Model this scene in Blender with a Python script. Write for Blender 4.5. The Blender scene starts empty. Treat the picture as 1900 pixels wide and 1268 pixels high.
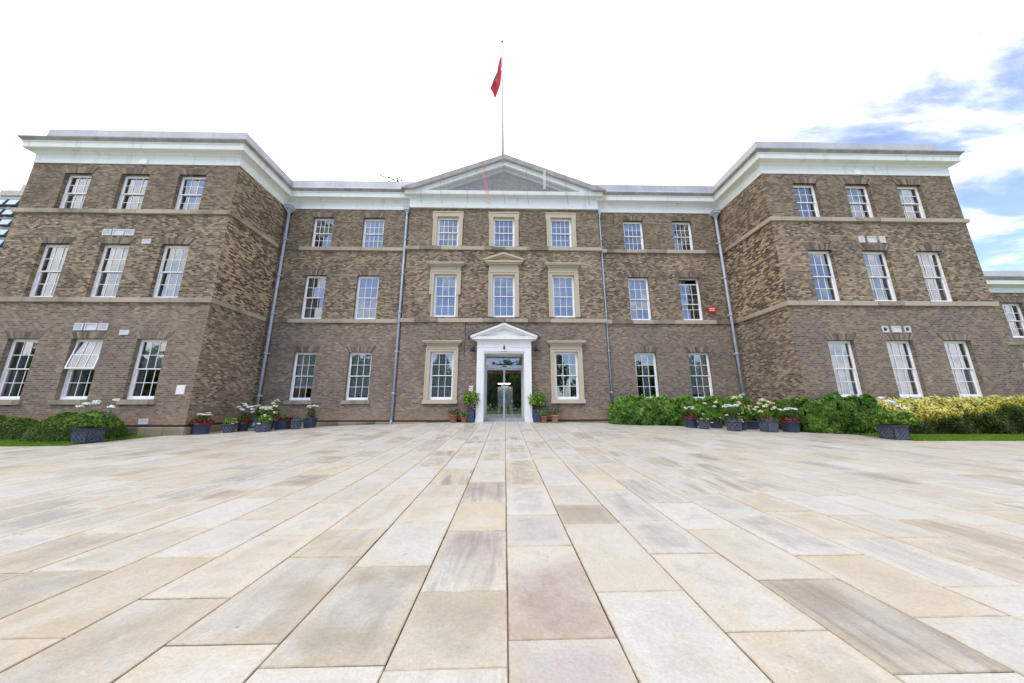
import bpy, math, random
import numpy as np
from mathutils import Matrix, Vector
random.seed(7); rng = np.random.default_rng(11)
scn = bpy.context.scene
COL = scn.collection

# ------------------------------------------------------------------ helpers
def tag(o, label=None, cat=None, group=None, kind=None):
    if label: o['label'] = label
    if cat: o['category'] = cat
    if group: o['group'] = group
    if kind: o['kind'] = kind
    return o
def empty(name, loc=(0, 0, 0), rz=0.0, **k):
    o = bpy.data.objects.new(name, None); COL.objects.link(o)
    o.location = loc; o.rotation_euler = (0, 0, rz); o.empty_display_size = .2
    return tag(o, **k)
class MB:
    """collects shapes and links them as one mesh"""
    def __init__(s): s.v = []; s.f = []; s.uv = []; s.r = []; s.rnd = None; s.sm = []
    def face(s, pts, uv=None, smooth=False):
        b = len(s.v); s.v += [tuple(p) for p in pts]; s.f.append(tuple(range(b, b + len(pts))))
        s.uv.append(uv); s.r.append(s.rnd if s.rnd is not None else .5); s.sm.append(smooth)
    def mesh(s, vs, fs, smooth=False):
        b = len(s.v); s.v += [tuple(p) for p in vs]
        for f in fs:
            s.f.append(tuple(b + i for i in f)); s.uv.append(None); s.r.append(s.rnd if s.rnd is not None else .5); s.sm.append(smooth)
    def box(s, x0, x1, y0, y1, z0, z1, M=None):
        vs = [(x, y, z) for z in (z0, z1) for y in (y0, y1) for x in (x0, x1)]
        if M is not None: vs = [tuple(M @ Vector(p)) for p in vs]
        s.mesh(vs, [(0, 2, 3, 1), (4, 5, 7, 6), (0, 1, 5, 4), (2, 6, 7, 3), (0, 4, 6, 2), (1, 3, 7, 5)])
    def prism(s, poly, y0, y1):
        """poly in x,z (counter-clockwise seen from -y) between two y"""
        n = len(poly)
        vs = [(x, y0, z) for x, z in poly] + [(x, y1, z) for x, z in poly]
        fs = [tuple(range(n)), tuple(range(2 * n - 1, n - 1, -1))]
        fs += [(i, i + n, (i + 1) % n + n, (i + 1) % n) for i in range(n)]
        s.mesh(vs, fs)
    def lathe(s, prof, c=(0, 0, 0), n=20, smooth=True, rot=0):
        vs = []; fs = []; m = len(prof)
        for r, z in prof:
            for k in range(n):
                a = 2 * math.pi * k / n + rot; vs.append((c[0] + r * math.cos(a), c[1] + r * math.sin(a), c[2] + z))
        for i in range(m - 1):
            for k in range(n):
                fs.append((i * n + k, i * n + (k + 1) % n, (i + 1) * n + (k + 1) % n, (i + 1) * n + k))
        s.mesh(vs, fs, smooth)
    def tube(s, pts, rad, n=8, smooth=True, cap=True):
        pts = [Vector(p) for p in pts]; vs = []; fs = []
        if not hasattr(rad, '__len__'): rad = [rad] * len(pts)
        for i, p in enumerate(pts):
            d = (pts[min(i + 1, len(pts) - 1)] - pts[max(i - 1, 0)]).normalized()
            u = d.cross(Vector((0, 0, 1)) if abs(d.z) < .95 else Vector((1, 0, 0))).normalized(); w = d.cross(u)
            for k in range(n):
                a = 2 * math.pi * k / n; vs.append(p + (u * math.cos(a) + w * math.sin(a)) * rad[i])
        for i in range(len(pts) - 1):
            for k in range(n): fs.append((i * n + k, i * n + (k + 1) % n, (i + 1) * n + (k + 1) % n, (i + 1) * n + k))
        if cap: fs += [tuple(range(n))[::-1], tuple(range((len(pts) - 1) * n, len(pts) * n))]
        s.mesh(vs, fs, smooth)
    def sweep(s, path, prof, closed_prof=True):
        """profile (p outward, z) swept along a plan path with mitred corners; uv in metres"""
        path = [Vector(p) for p in path]; n = len(path); rows = []; L = [0]
        for i in range(n):
            if i: L.append(L[-1] + (path[i] - path[i - 1]).length)
            ds = []
            if i: ds.append((path[i] - path[i - 1]).normalized())
            if i < n - 1: ds.append((path[i + 1] - path[i]).normalized())
            ns = [Vector((d.y, -d.x)) for d in ds]
            m = ns[0] if len(ns) == 1 else (ns[0] + ns[1]) / (1 + ns[0].dot(ns[1]))
            rows.append([(path[i].x + m.x * p, path[i].y + m.y * p, z) for p, z in prof])
        k = len(prof); V = [0]
        for j in range(1, k + 1):
            a = prof[j - 1]; b = prof[j % k]; V.append(V[-1] + math.hypot(b[0] - a[0], b[1] - a[1]))
        for i in range(n - 1):
            for j in range(k if closed_prof else k - 1):
                j2 = (j + 1) % k
                s.face([rows[i][j], rows[i + 1][j], rows[i + 1][j2], rows[i][j2]],
                       [(L[i], V[j]), (L[i + 1], V[j]), (L[i + 1], V[j + 1]), (L[i], V[j + 1])])
        if closed_prof:
            s.face(rows[0][::-1]); s.face(rows[-1])
    def build(s, name, mat, parent=None, loc=None):
        me = bpy.data.meshes.new(name); me.from_pydata(s.v, [], s.f)
        uvl = me.uv_layers.new(name='UVMap')
        at = me.attributes.new('rnd', 'FLOAT', 'FACE'); at.data.foreach_set('value', s.r)
        if any(u is not None for u in s.uv):
            k = 0
            for f, u in zip(s.f, s.uv):
                for i in range(len(f)):
                    if u is not None: uvl.data[k + i].uv = u[i]
                k += len(f)
        me.polygons.foreach_set('use_smooth', s.sm)
        me.materials.append(mat); me.update(); me.validate()
        o = bpy.data.objects.new(name, me); COL.objects.link(o)
        if parent is not None: o.parent = parent
        if loc is not None: o.location = loc
        return o

# ------------------------------------------------------------------ materials
class NT:
    def __init__(s, name):
        s.m = bpy.data.materials.new(name); s.m.use_nodes = True; s.t = s.m.node_tree; s.t.nodes.clear()
        s.out = s.n('ShaderNodeOutputMaterial'); s.m.use_backface_culling = False
    def n(s, typ, **k):
        nd = s.t.nodes.new(typ)
        for a, b in k.items(): setattr(nd, a, b)
        return nd
    def l(s, a, b): s.t.links.new(a, b)
    def setv(s, nd, **k):
        for a, b in k.items(): nd.inputs[a.replace('_', ' ')].default_value = b
        return nd
    def math(s, op, a, b=None, c=None, clamp=False):
        nd = s.n('ShaderNodeMath', operation=op, use_clamp=clamp)
        for i, v in enumerate((a, b, c)):
            if v is None: continue
            if isinstance(v, (int, float)): nd.inputs[i].default_value = v
            else: s.l(v, nd.inputs[i])
        return nd.outputs[0]
    def mix(s, fac, a, b, typ='MIX'):
        nd = s.n('ShaderNodeMix', data_type='RGBA', blend_type=typ)
        for i, v in ((0, fac), (6, a), (7, b)):
            if isinstance(v, (int, float)): nd.inputs[i].default_value = v
            elif isinstance(v, (tuple, list)): nd.inputs[i].default_value = (*v[:3], 1)
            else: s.l(v, nd.inputs[i])
        return nd.outputs[2]
    def noise(s, vec=None, scale=5, detail=4, rough=.55, out=0, dist=0):
        nd = s.n('ShaderNodeTexNoise'); nd.inputs['Scale'].default_value = scale; nd.inputs['Detail'].default_value = detail
        nd.inputs['Roughness'].default_value = rough; nd.inputs['Distortion'].default_value = dist
        if vec is not None: s.l(vec, nd.inputs['Vector'])
        return nd.outputs[out]
    def ramp(s, fac, stops, interp='LINEAR'):
        nd = s.n('ShaderNodeValToRGB'); cr = nd.color_ramp; cr.interpolation = interp
        while len(cr.elements) < len(stops): cr.elements.new(.5)
        for e, (p, c) in zip(cr.elements, stops):
            e.position = p; e.color = (*c, 1) if not isinstance(c, (int, float)) else (c, c, c, 1)
        s.l(fac, nd.inputs[0]); return nd.outputs[0]
    def mapr(s, v, a, b, c=0., d=1., smooth=False):
        nd = s.n('ShaderNodeMapRange', interpolation_type='SMOOTHSTEP' if smooth else 'LINEAR')
        s.l(v, nd.inputs[0])
        for i, x in enumerate((a, b, c, d)): nd.inputs[i + 1].default_value = x
        return nd.outputs[0]
    def mapping(s, vec, scale=(1, 1, 1), loc=(0, 0, 0), rot=(0, 0, 0)):
        nd = s.n('ShaderNodeMapping'); s.l(vec, nd.inputs[0]); nd.inputs['Scale'].default_value = scale
        nd.inputs['Location'].default_value = loc; nd.inputs['Rotation'].default_value = rot; return nd.outputs[0]
    def coord(s, w='Object'): return s.n('ShaderNodeTexCoord').outputs[w]
    def attr(s, name, out='Fac'): return s.n('ShaderNodeAttribute', attribute_name=name).outputs[out]
    def princ(s, color=None, rough=.7, metal=0., spec=.5, bump=None, bstr=.3, bdist=.01):
        p = s.n('ShaderNodeBsdfPrincipled')
        if isinstance(color, (tuple, list)): p.inputs['Base Color'].default_value = (*color[:3], 1)
        elif color is not None: s.l(color, p.inputs['Base Color'])
        if isinstance(rough, (int, float)): p.inputs['Roughness'].default_value = rough
        else: s.l(rough, p.inputs['Roughness'])
        p.inputs['Metallic'].default_value = metal; p.inputs['Specular IOR Level'].default_value = spec
        if bump is not None:
            b = s.n('ShaderNodeBump'); b.inputs['Strength'].default_value = bstr; b.inputs['Distance'].default_value = bdist
            s.l(bump, b.inputs['Height']); s.l(b.outputs[0], p.inputs['Normal'])
        return p
    def fin(s, sh): s.l(sh.outputs[0] if hasattr(sh, 'outputs') else sh, s.out.inputs[0]); return s.m

def plain(name, c, rough=.6, var=.12, scale=6, metal=0., spec=.4):
    t = NT(name); nz = t.noise(t.coord(), scale, 5)
    col = t.mix(t.mapr(nz, .3, .7), tuple(x * (1 - var) for x in c), tuple(min(1, x * (1 + var)) for x in c))
    return t.fin(t.princ(col, rough, metal, spec))

def brick_mat(name='brick', con=.62, st=.5, off=.19):
    t = NT(name); uv = t.n('ShaderNodeUVMap').outputs[0]
    sep = t.n('ShaderNodeSeparateXYZ'); t.l(uv, sep.inputs[0]); z = sep.outputs[1]
    bt = t.n('ShaderNodeTexBrick'); t.l(uv, bt.inputs['Vector'])
    t.setv(bt, Scale=1., Brick_Width=.175, Row_Height=.078, Mortar_Size=.010, Mortar_Smooth=.2)
    bt.inputs['Color1'].default_value = (0, 0, 0, 1); bt.inputs['Color2'].default_value = (1, 1, 1, 1); bt.inputs['Mortar'].default_value = (.5, .5, .5, 1)
    bt.offset = .5
    bw = t.n('ShaderNodeRGBToBW'); t.l(bt.outputs['Color'], bw.inputs[0])
    streak = t.noise(t.mapping(uv, (2.6, 7., 1)), 1., 4, .65)
    patch = t.noise(uv, .36, 5, .6)
    weather = t.noise(t.mapping(uv, (.9, .22, 1)), 1., 5, .6)
    # tone 0 dark .. 1 buff
    v = t.math('ADD', t.math('MULTIPLY', bw.outputs[0], con), t.math('MULTIPLY', t.math('SUBTRACT', streak, .5), st))
    v = t.math('ADD', v, t.math('MULTIPLY', t.math('SUBTRACT', patch, .5), .9))
    v = t.math('ADD', v, off, clamp=True)
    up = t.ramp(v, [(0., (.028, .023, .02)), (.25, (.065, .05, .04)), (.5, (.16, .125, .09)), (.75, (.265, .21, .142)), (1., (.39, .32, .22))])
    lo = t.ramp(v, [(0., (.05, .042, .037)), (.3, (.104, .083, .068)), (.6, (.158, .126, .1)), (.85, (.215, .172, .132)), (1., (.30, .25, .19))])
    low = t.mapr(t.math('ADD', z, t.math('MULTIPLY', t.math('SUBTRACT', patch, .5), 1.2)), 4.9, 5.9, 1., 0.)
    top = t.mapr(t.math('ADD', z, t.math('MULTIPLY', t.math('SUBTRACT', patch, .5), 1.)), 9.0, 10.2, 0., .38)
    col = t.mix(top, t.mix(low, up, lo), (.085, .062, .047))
    # orange-ish rows just above the plinth
    base = t.mapr(t.math('ADD', z, t.math('MULTIPLY', t.math('SUBTRACT', streak, .5), 1.6)), .45, 1.15, .55, 0.)
    col = t.mix(base, col, (.27, .165, .09))
    # soot and run-off patches
    col = t.mix(t.mapr(weather, .54, .74, 0., .5), col, (.07, .06, .056))
    # pale repaired bricks
    rep = t.noise(t.mapping(uv, (1., 2.4, 1)), .75, 2, .5)
    col = t.mix(t.mapr(rep, .74, .77, 0., .6), col, (.36, .29, .2))
    mort = t.mix(low, (.16, .135, .105), (.2, .175, .15))
    col = t.mix(t.math('MULTIPLY', bt.outputs['Fac'], .8), col, mort)
    fine = t.noise(uv, 60, 3)
    col = t.mix(.35, col, t.mix(fine, (.3, .3, .3), (1, 1, 1)), 'MULTIPLY')
    col = t.mix(1., col, (1.62, 1.57, 1.5), 'MULTIPLY')
    hgt = t.math('SUBTRACT', t.math('MULTIPLY', fine, .4), bt.outputs['Fac'])
    return t.fin(t.princ(col, .9, 0, .25, hgt, .5, .012))

def stone_mat(name, base, dark, blk=1.15, rough=.85, joint=True):
    t = NT(name); uv = t.n('ShaderNodeUVMap').outputs[0]; ob = t.coord()
    n1 = t.noise(ob, 1.3, 6, .6); n2 = t.noise(ob, 22, 4)
    if joint:
        bt = t.n('ShaderNodeTexBrick'); t.l(t.mapping(uv, (1, 1, 1), (.3, -.02, 0)), bt.inputs['Vector'])
        t.setv(bt, Scale=1., Brick_Width=blk, Row_Height=4., Mortar_Size=.006); bt.offset = 0
        bt.inputs['Color1'].default_value = (0, 0, 0, 1); bt.inputs['Color2'].default_value = (1, 1, 1, 1); bt.inputs['Mortar'].default_value = (.5, .5, .5, 1)
        bw = t.n('ShaderNodeRGBToBW'); t.l(bt.outputs['Color'], bw.inputs[0])
        v = t.math('ADD', t.math('MULTIPLY', bw.outputs[0], .75), t.math('MULTIPLY', t.math('SUBTRACT', n1, .5), .9), clamp=True)
    else: v = n1
    col = t.ramp(v, [(.04, dark), (.2, tuple(.6 * a + .4 * b for a, b in zip(base, dark))), (.42, base), (1., tuple(min(1, 1.15 * a) for a in base))])
    col = t.mix(.3, col, t.mix(n2, (.45, .45, .42), (1, 1, 1)), 'MULTIPLY')
    if joint: col = t.mix(bt.outputs['Fac'], col, tuple(.4 * a for a in dark))
    return t.fin(t.princ(col, rough, 0, .3, n2, .25, .01))

def white_mat():
    t = NT('white_paint'); ob = t.coord()
    n1 = t.noise(ob, .8, 6, .62); st = t.noise(t.mapping(ob, (2.2, 2.2, .35)), 1.5, 5, .6)
    col = t.mix(t.mapr(n1, .4, .75, 0., .5), (.74, .75, .73), (.6, .62, .58))
    col = t.mix(t.mapr(st, .55, .72, 0., .45), col, (.4, .4, .36))
    pk = t.noise(t.mapping(ob, (1.2, 1.2, 3.2)), 1.6, 3, .5, dist=.6)
    col = t.mix(t.mapr(pk, .765, .785, 0., .8), col, (.2, .18, .16))
    return t.fin(t.princ(col, .5, 0, .4))

def paving_mat():
    t = NT('sandstone_slabs'); uv = t.n('ShaderNodeUVMap', uv_map='UVMap').outputs[0]
    dim = t.n('ShaderNodeUVMap', uv_map='dim').outputs[0]
    tint = t.attr('tint', 'Color'); pk = t.attr('pink'); rnd = t.attr('rnd'); ob = t.coord()
    sh = t.n('ShaderNodeCombineXYZ'); t.l(t.math('MULTIPLY', rnd, 57.), sh.inputs[2]); t.l(t.math('MULTIPLY', rnd, 31.), sh.inputs[0])
    va = t.n('ShaderNodeVectorMath', operation='ADD'); t.l(ob, va.inputs[0]); t.l(sh.outputs[0], va.inputs[1]); p = va.outputs[0]
    big = t.noise(p, 1.9, 4, .5, dist=.5); mid = t.noise(p, 5, 6, .62, dist=.4); fine = t.noise(p, 55, 5, .65)
    vein = t.noise(t.mapping(p, (8, .9, 1), rot=(0, 0, .12)), 1., 6, .65, dist=.7)
    s1 = t.n('ShaderNodeSeparateXYZ'); t.l(uv, s1.inputs[0]); s2 = t.n('ShaderNodeSeparateXYZ'); t.l(dim, s2.inputs[0])
    ex = t.math('SUBTRACT', s2.outputs[0], t.math('ABSOLUTE', s1.outputs[0])); ey = t.math('SUBTRACT', s2.outputs[1], t.math('ABSOLUTE', s1.outputs[1]))
    ed = t.math('MINIMUM', ex, ey); edn = t.math('ADD', ed, t.math('MULTIPLY', t.math('SUBTRACT', mid, .5), .22))
    col = tint
    # broad cloudy bleaching and ochre staining inside each slab
    col = t.mix(t.mapr(big, .42, .7, 0., .7), col, (.61, .60, .575))
    och = t.noise(p, 1.4, 3, .5, dist=.7)
    col = t.mix(t.mapr(och, .51, .7, 0., .52), col, (.52, .445, .335))
    # trodden grey dirt towards the middle, with mottling
    dirt = t.math('MULTIPLY', t.math('MULTIPLY', t.mapr(edn, .03, .17, 0., 1., True), t.mapr(t.math('ADD', mid, t.math('MULTIPLY', rnd, .3)), .5, .85, 0., .62)), t.mapr(t.noise(sh.outputs[0], 7.3, 0), .38, .58, .42, 1.))
    col = t.mix(dirt, col, (.30, .272, .23))
    # iron pink patches
    pf = t.math('MULTIPLY', pk, t.mapr(t.math('ADD', big, t.math('MULTIPLY', s1.outputs[1], t.math('SUBTRACT', t.math('MULTIPLY', rnd, 1.2), .6))), .3, .62, 0., 1., True))
    col = t.mix(t.math('MULTIPLY', pf, t.mapr(mid, .3, .62, 1., .45)), col, (.34, .25, .22))
    col = t.mix(t.math('MULTIPLY', t.mapr(vein, .45, .68, 0., .85), t.mapr(rnd, .55, .97, .06, 1.)), col, (.27, .225, .205))
    # rusty joint stain right on the edges
    edj = t.math('ADD', ed, t.math('MULTIPLY', t.math('SUBTRACT', t.noise(ob, 9, 4, .65), .5), .035))
    col = t.mix(t.mapr(edn, -.07, .09, .62, 0.), col, (.53, .44, .31))
    col = t.mix(t.mapr(edj, -.006, .006, .65, 0.), col, (.25, .18, .11))
    spk = t.noise(p, 130, 3, .6)
    col = t.mix(t.mapr(spk, .64, .74, 0., .45), col, (.2, .175, .15))
    col = t.mix(.42, col, t.mix(t.mapr(fine, .25, .75), (.58, .56, .53), (1.25, 1.25, 1.25)), 'MULTIPLY')
    vo = t.n('ShaderNodeTexVoronoi'); vo.inputs['Scale'].default_value = 2.6; t.l(ob, vo.inputs['Vector'])
    col = t.mix(t.mapr(t.math('ADD', vo.outputs['Distance'], t.math('MULTIPLY', t.noise(ob, 40, 2), .02)), .030, .045, .6, 0.), col, (.16, .14, .12))
    pit = t.noise(p, 14, 4, .7)
    col = t.mix(t.mapr(pit, .68, .74, 0., .6), col, (.2, .175, .15))
    hg = t.math('ADD', t.math('MULTIPLY', fine, .35), t.math('ADD', mid, t.math('MULTIPLY', vein, .5)))
    return t.fin(t.princ(col, t.mapr(mid, .3, .7, .36, .58), 0, .5, hg, .55, .014))

def leaf_mat(name, stops, trans=.35, rough=.5):
    t = NT(name); r = t.attr('rnd'); col = t.ramp(r, stops)
    ob = t.coord(); col = t.mix(.5, col, t.mix(t.mapr(t.noise(ob, 2.2, 3), .35, .65), (.5, .55, .5), (1.15, 1.1, 1.)), 'MULTIPLY')
    p = t.princ(col, rough, 0, .4); tr = t.n('ShaderNodeBsdfTranslucent'); t.l(t.mix(.4, col, (.4, .5, .05), 'MIX'), tr.inputs[0])
    mx = t.n('ShaderNodeMixShader'); mx.inputs[0].default_value = trans * .6; t.l(p.outputs[0], mx.inputs[1]); t.l(tr.outputs[0], mx.inputs[2])
    return t.fin(mx)

def glass_mat():
    t = NT('window_glass'); ob = t.coord()
    fr = t.n('ShaderNodeFresnel'); fr.inputs[0].default_value = 1.55
    b = t.n('ShaderNodeBump'); b.inputs['Strength'].default_value = .05; b.inputs['Distance'].default_value = .02
    t.l(t.noise(ob, 2.2, 2), b.inputs['Height'])
    gl = t.n('ShaderNodeBsdfGlossy'); gl.inputs['Roughness'].default_value = .015; gl.inputs[0].default_value = (.95, .97, 1, 1); t.l(b.outputs[0], gl.inputs['Normal'])
    tr = t.n('ShaderNodeBsdfTransparent'); tr.inputs[0].default_value = (.86, .9, .9, 1)
    mx = t.n('ShaderNodeMixShader'); t.l(t.math('MULTIPLY_ADD', fr.outputs[0], 1.7, .16, clamp=True), mx.inputs[0])
    t.l(tr.outputs[0], mx.inputs[1]); t.l(gl.outputs[0], mx.inputs[2]); return t.fin(mx)
def net_mat(name, c, alpha, fiber=0):
    t = NT(name); d = t.n('ShaderNodeBsdfDiffuse'); d.inputs[0].default_value = (*c, 1)
    tr = t.n('ShaderNodeBsdfTransparent'); mx = t.n('ShaderNodeMixShader'); mx.inputs[0].default_value = alpha
    t.l(tr.outputs[0], mx.inputs[1]); t.l(d.outputs[0], mx.inputs[2]); return t.fin(mx)

def roof_mat():
    t = NT('lead_sheet'); ob = t.coord(); n = t.noise(t.mapping(ob, (1, 1, .5)), .9, 5); n2 = t.noise(t.mapping(ob, (5, 5, .4)), 1., 4)
    col = t.mix(t.mapr(n, .35, .7), (.38, .37, .40), (.5, .49, .515)); col = t.mix(t.mapr(n2, .55, .75, 0., .5), col, (.3, .3, .31))
    return t.fin(t.princ(col, .45, .0, .5))
def bed_mat():
    t = NT('joint_sand'); ob = t.coord(); n = t.noise(ob, 1.6, 5, .7)
    return t.fin(t.princ(t.mix(t.mapr(n, .4, .6), (.018, .015, .012), (.15, .11, .07)), .95))
def lawn_mat():
    t = NT('lawn'); ob = t.coord(); n = t.noise(ob, 3, 6, .7)
    return t.fin(t.princ(t.mix(t.mapr(n, .3, .7), (.07, .14, .01), (.13, .23, .022)), .9))
def rnd_mat(name, stops, rough=.85):
    t = NT(name); r = t.attr('rnd'); c = t.ramp(r, stops); n = t.noise(t.coord(), 18, 4)
    return t.fin(t.princ(t.mix(.4, c, t.mix(n, (.5, .5, .5), (1.1, 1.1, 1.1)), 'MULTIPLY'), rough))
def flag_mat():
    t = NT('flag_cloth'); uv = t.n('ShaderNodeUVMap').outputs[0]; s = t.n('ShaderNodeSeparateXYZ'); t.l(uv, s.inputs[0])
    n = t.noise(t.mapping(uv, (7, 7, 1)), 1., 2)
    inx = t.math('MULTIPLY', t.math('COMPARE', s.outputs[0], .55, .14), t.math('COMPARE', s.outputs[1], .5, .22))
    c = t.mix(t.math('MULTIPLY', inx, t.mapr(n, .48, .56, 0., .6)), (.56, .05, .08), t.mix(t.mapr(n, .5, .62), (.75, .68, .6), (.3, .3, .16)))
    d = t.princ(c, .8); tr = t.n('ShaderNodeBsdfTranslucent'); t.l(c, tr.inputs[0]); mx = t.n('ShaderNodeMixShader'); mx.inputs[0].default_value = .45
    t.l(d.outputs[0], mx.inputs[1]); t.l(tr.outputs[0], mx.inputs[2]); return t.fin(mx)

BRICK = brick_mat(); BRICK_SIDE = brick_mat('weathered_brick', 1.1, .8, .0); STONE = stone_mat('band_stone', (.46, .39, .31), (.19, .165, .12)); SURR = stone_mat('surround_stone', (.54, .47, .365), (.34, .285, .205), joint=False)
PLINTH = stone_mat('plinth_stone', (.3, .25, .18), (.13, .12, .07), .9); DAMP = plain('damp_course', (.035, .03, .027), .8)
WHITE = white_mat(); SASH = plain('sash_paint', (.86, .86, .87), .45, .05); LEAD = roof_mat(); GREYM = plain('weathered_grey', (.32, .30, .29), .7, .25, 2.5)
GLASS = glass_mat(); PIPE = plain('pipe_paint', (.4, .46, .57), .4, .12, 3); DARK = plain('black_metal', (.02, .02, .024), .45, .2)
ARCH = rnd_mat('arch_brick', [(0, (.095, .072, .057)), (.3, (.16, .124, .096)), (.7, (.225, .178, .136)), (1, (.33, .265, .195))])
BLIND = plain('blind_white', (.74, .78, .78), .6, .04); CURT = plain('curtain_cloth', (.55, .6, .66), .9, .06); NETC = net_mat('net_curtain', (.4, .45, .54), .4)
tt = NT('lit_tube'); te = tt.n('ShaderNodeEmission'); te.inputs[0].default_value = (1, .9, .7, 1); te.inputs[1].default_value = 6.; TUBE = tt.fin(te)
ROOM = plain('room_wall', (.3, .29, .27), .9); ALU = plain('aluminium', (.5, .53, .57), .35, .08, 4, .3)
RED = plain('red_plastic', (.55, .045, .03), .4, .06); PLATE = plain('plate_white', (.8, .8, .79), .5, .03); VENT = plain('vent_plastic', (.62, .63, .65), .5, .06)
POTB = plain('pot_slate_blue', (.042, .054, .098), .5, .22, 8); POTL = plain('pot_lattice_lead', (.058, .072, .115), .5, .25, 9); RIDGE = plain('pot_lattice_ridge', (.15, .17, .22), .5, .2, 9)
TERRA = plain('terracotta', (.33, .13, .07), .85, .2, 7); PALET = plain('pale_terracotta', (.4, .24, .17), .85, .2, 7); SOIL = plain('soil', (.03, .022, .015), .95)
BARK = plain('bark', (.09, .07, .05), .9, .3, 5); STEM = plain('plant_stem', (.07, .14, .03), .6)
L_BOX = leaf_mat('box_leaf', [(0, (.016, .04, .006)), (.5, (.06, .13, .013)), (1, (.15, .27, .03))])
L_CREEP = leaf_mat('creeper_leaf', [(0, (.02, .055, .008)), (.4, (.075, .19, .018)), (.8, (.17, .34, .035)), (1, (.33, .47, .07))])
L_GOLD = leaf_mat('golden_leaf', [(0, (.015, .03, .006)), (.3, (.08, .12, .015)), (.5, (.48, .44, .05)), (.75, (.85, .76, .16)), (1, (.95, .88, .34))])
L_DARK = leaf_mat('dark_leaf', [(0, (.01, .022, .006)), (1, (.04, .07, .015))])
L_LIGHT = leaf_mat('light_leaf', [(0, (.06, .15, .012)), (.5, (.16, .32, .03)), (1, (.36, .52, .07))])
L_MID = leaf_mat('mid_leaf', [(0, (.02, .06, .012)), (.6, (.06, .13, .025)), (1, (.12, .2, .05))])
L_RED = leaf_mat('red_leaf', [(0, (.1, .006, .008)), (.6, (.24, .014, .014)), (1, (.4, .04, .03))])
L_GREY = leaf_mat('grey_leaf', [(0, (.08, .1, .08)), (.6, (.17, .2, .16)), (1, (.3, .3, .27))])
F_WHITE = plain('petal_white', (.83, .83, .8), .7, .05); F_CREAM = plain('petal_cream', (.72, .66, .45), .7, .08); F_BUFF = plain('petal_buff', (.62, .47, .27), .7, .1); F_MAUVE = plain('petal_mauve', (.6, .45, .48), .7, .1)
GRASS = leaf_mat('grass_blade', [(0, (.09, .2, .008)), (1, (.24, .42, .03))])

# ------------------------------------------------------------------ ground shape
def g(x, y):
    t = np.clip((np.asarray(y, float) + 12.5) / 12.3, 0, 1)
    return .42 * t ** 1.6 / (1 + (np.asarray(x, float) / 9.5) ** 2)
gz = lambda x, y: float(g(x, y))

# plan of the facade
cl, cr, bl, br, wl, wr = -5.315, 5.27, -12.22, 12.32, -21.37, 21.64
yb, yw = .19, -2.93
ZT, B1, B2 = 12.02, (9.47, 9.69), (5.38, 5.6)
H3, H2, H1 = 11.52, 8.05, 3.86
BACK = 10.

# ------------------------------------------------------------------ the main building
bld = empty('brick_building', (0, 0, 0), label='long three storey brown brick building with white cornice and central pediment', cat='building')

def wall(name, x0, x1, z0, z1, y, holes, mat=BRICK, depth=.26, parent=None, uoff=0.):
    """front wall sheet in the plane y with openings and their reveals, uv in metres"""
    m = MB(); xs = sorted({x0, x1, *[h[0] for h in holes], *[h[1] for h in holes]}); zs = sorted({z0, z1, *[h[2] for h in holes], *[h[3] for h in holes]})
    for i in range(len(xs) - 1):
        for j in range(len(zs) - 1):
            a, b, c, d = xs[i], xs[i + 1], zs[j], zs[j + 1]; mx, mz = (a + b) / 2, (c + d) / 2
            if any(h[0] < mx < h[1] and h[2] < mz < h[3] for h in holes): continue
            m.face([(a, y, c), (b, y, c), (b, y, d), (a, y, d)], [(a + uoff, c), (b + uoff, c), (b + uoff, d), (a + uoff, d)])
    for a, b, c, d in holes:
        y2 = y + depth
        m.face([(a, y, c), (a, y, d), (a, y2, d), (a, y2, c)], [(0 + a, c), (a, d), (a + depth, d), (a + depth, c)])
        m.face([(b, y, c), (b, y2, c), (b, y2, d), (b, y, d)], [(b, c), (b + depth, c), (b + depth, d), (b, d)])
        m.face([(a, y, d), (b, y, d), (b, y2, d), (a, y2, d)], [(a, d), (b, d), (b, d + depth), (a, d + depth)])
        m.face([(a, y, c), (a, y2, c), (b, y2, c), (b, y, c)], [(a, c), (a, c + depth), (b, c + depth), (b, c)])
    return m.build(name, mat, parent)
def side_wall(name, x, y0, y1, z0, z1, flip, parent, uoff):
    m = MB(); P = [(x, y0, z0), (x, y1, z0), (x, y1, z1), (x, y0, z1)]; U = [(uoff + y0, z0), (uoff + y1, z0), (uoff + y1, z1), (uoff + y0, z1)]
    if flip: P, U = P[::-1], U[::-1]
    m.face(P, U); return m.build(name, BRICK_SIDE, parent)

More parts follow.
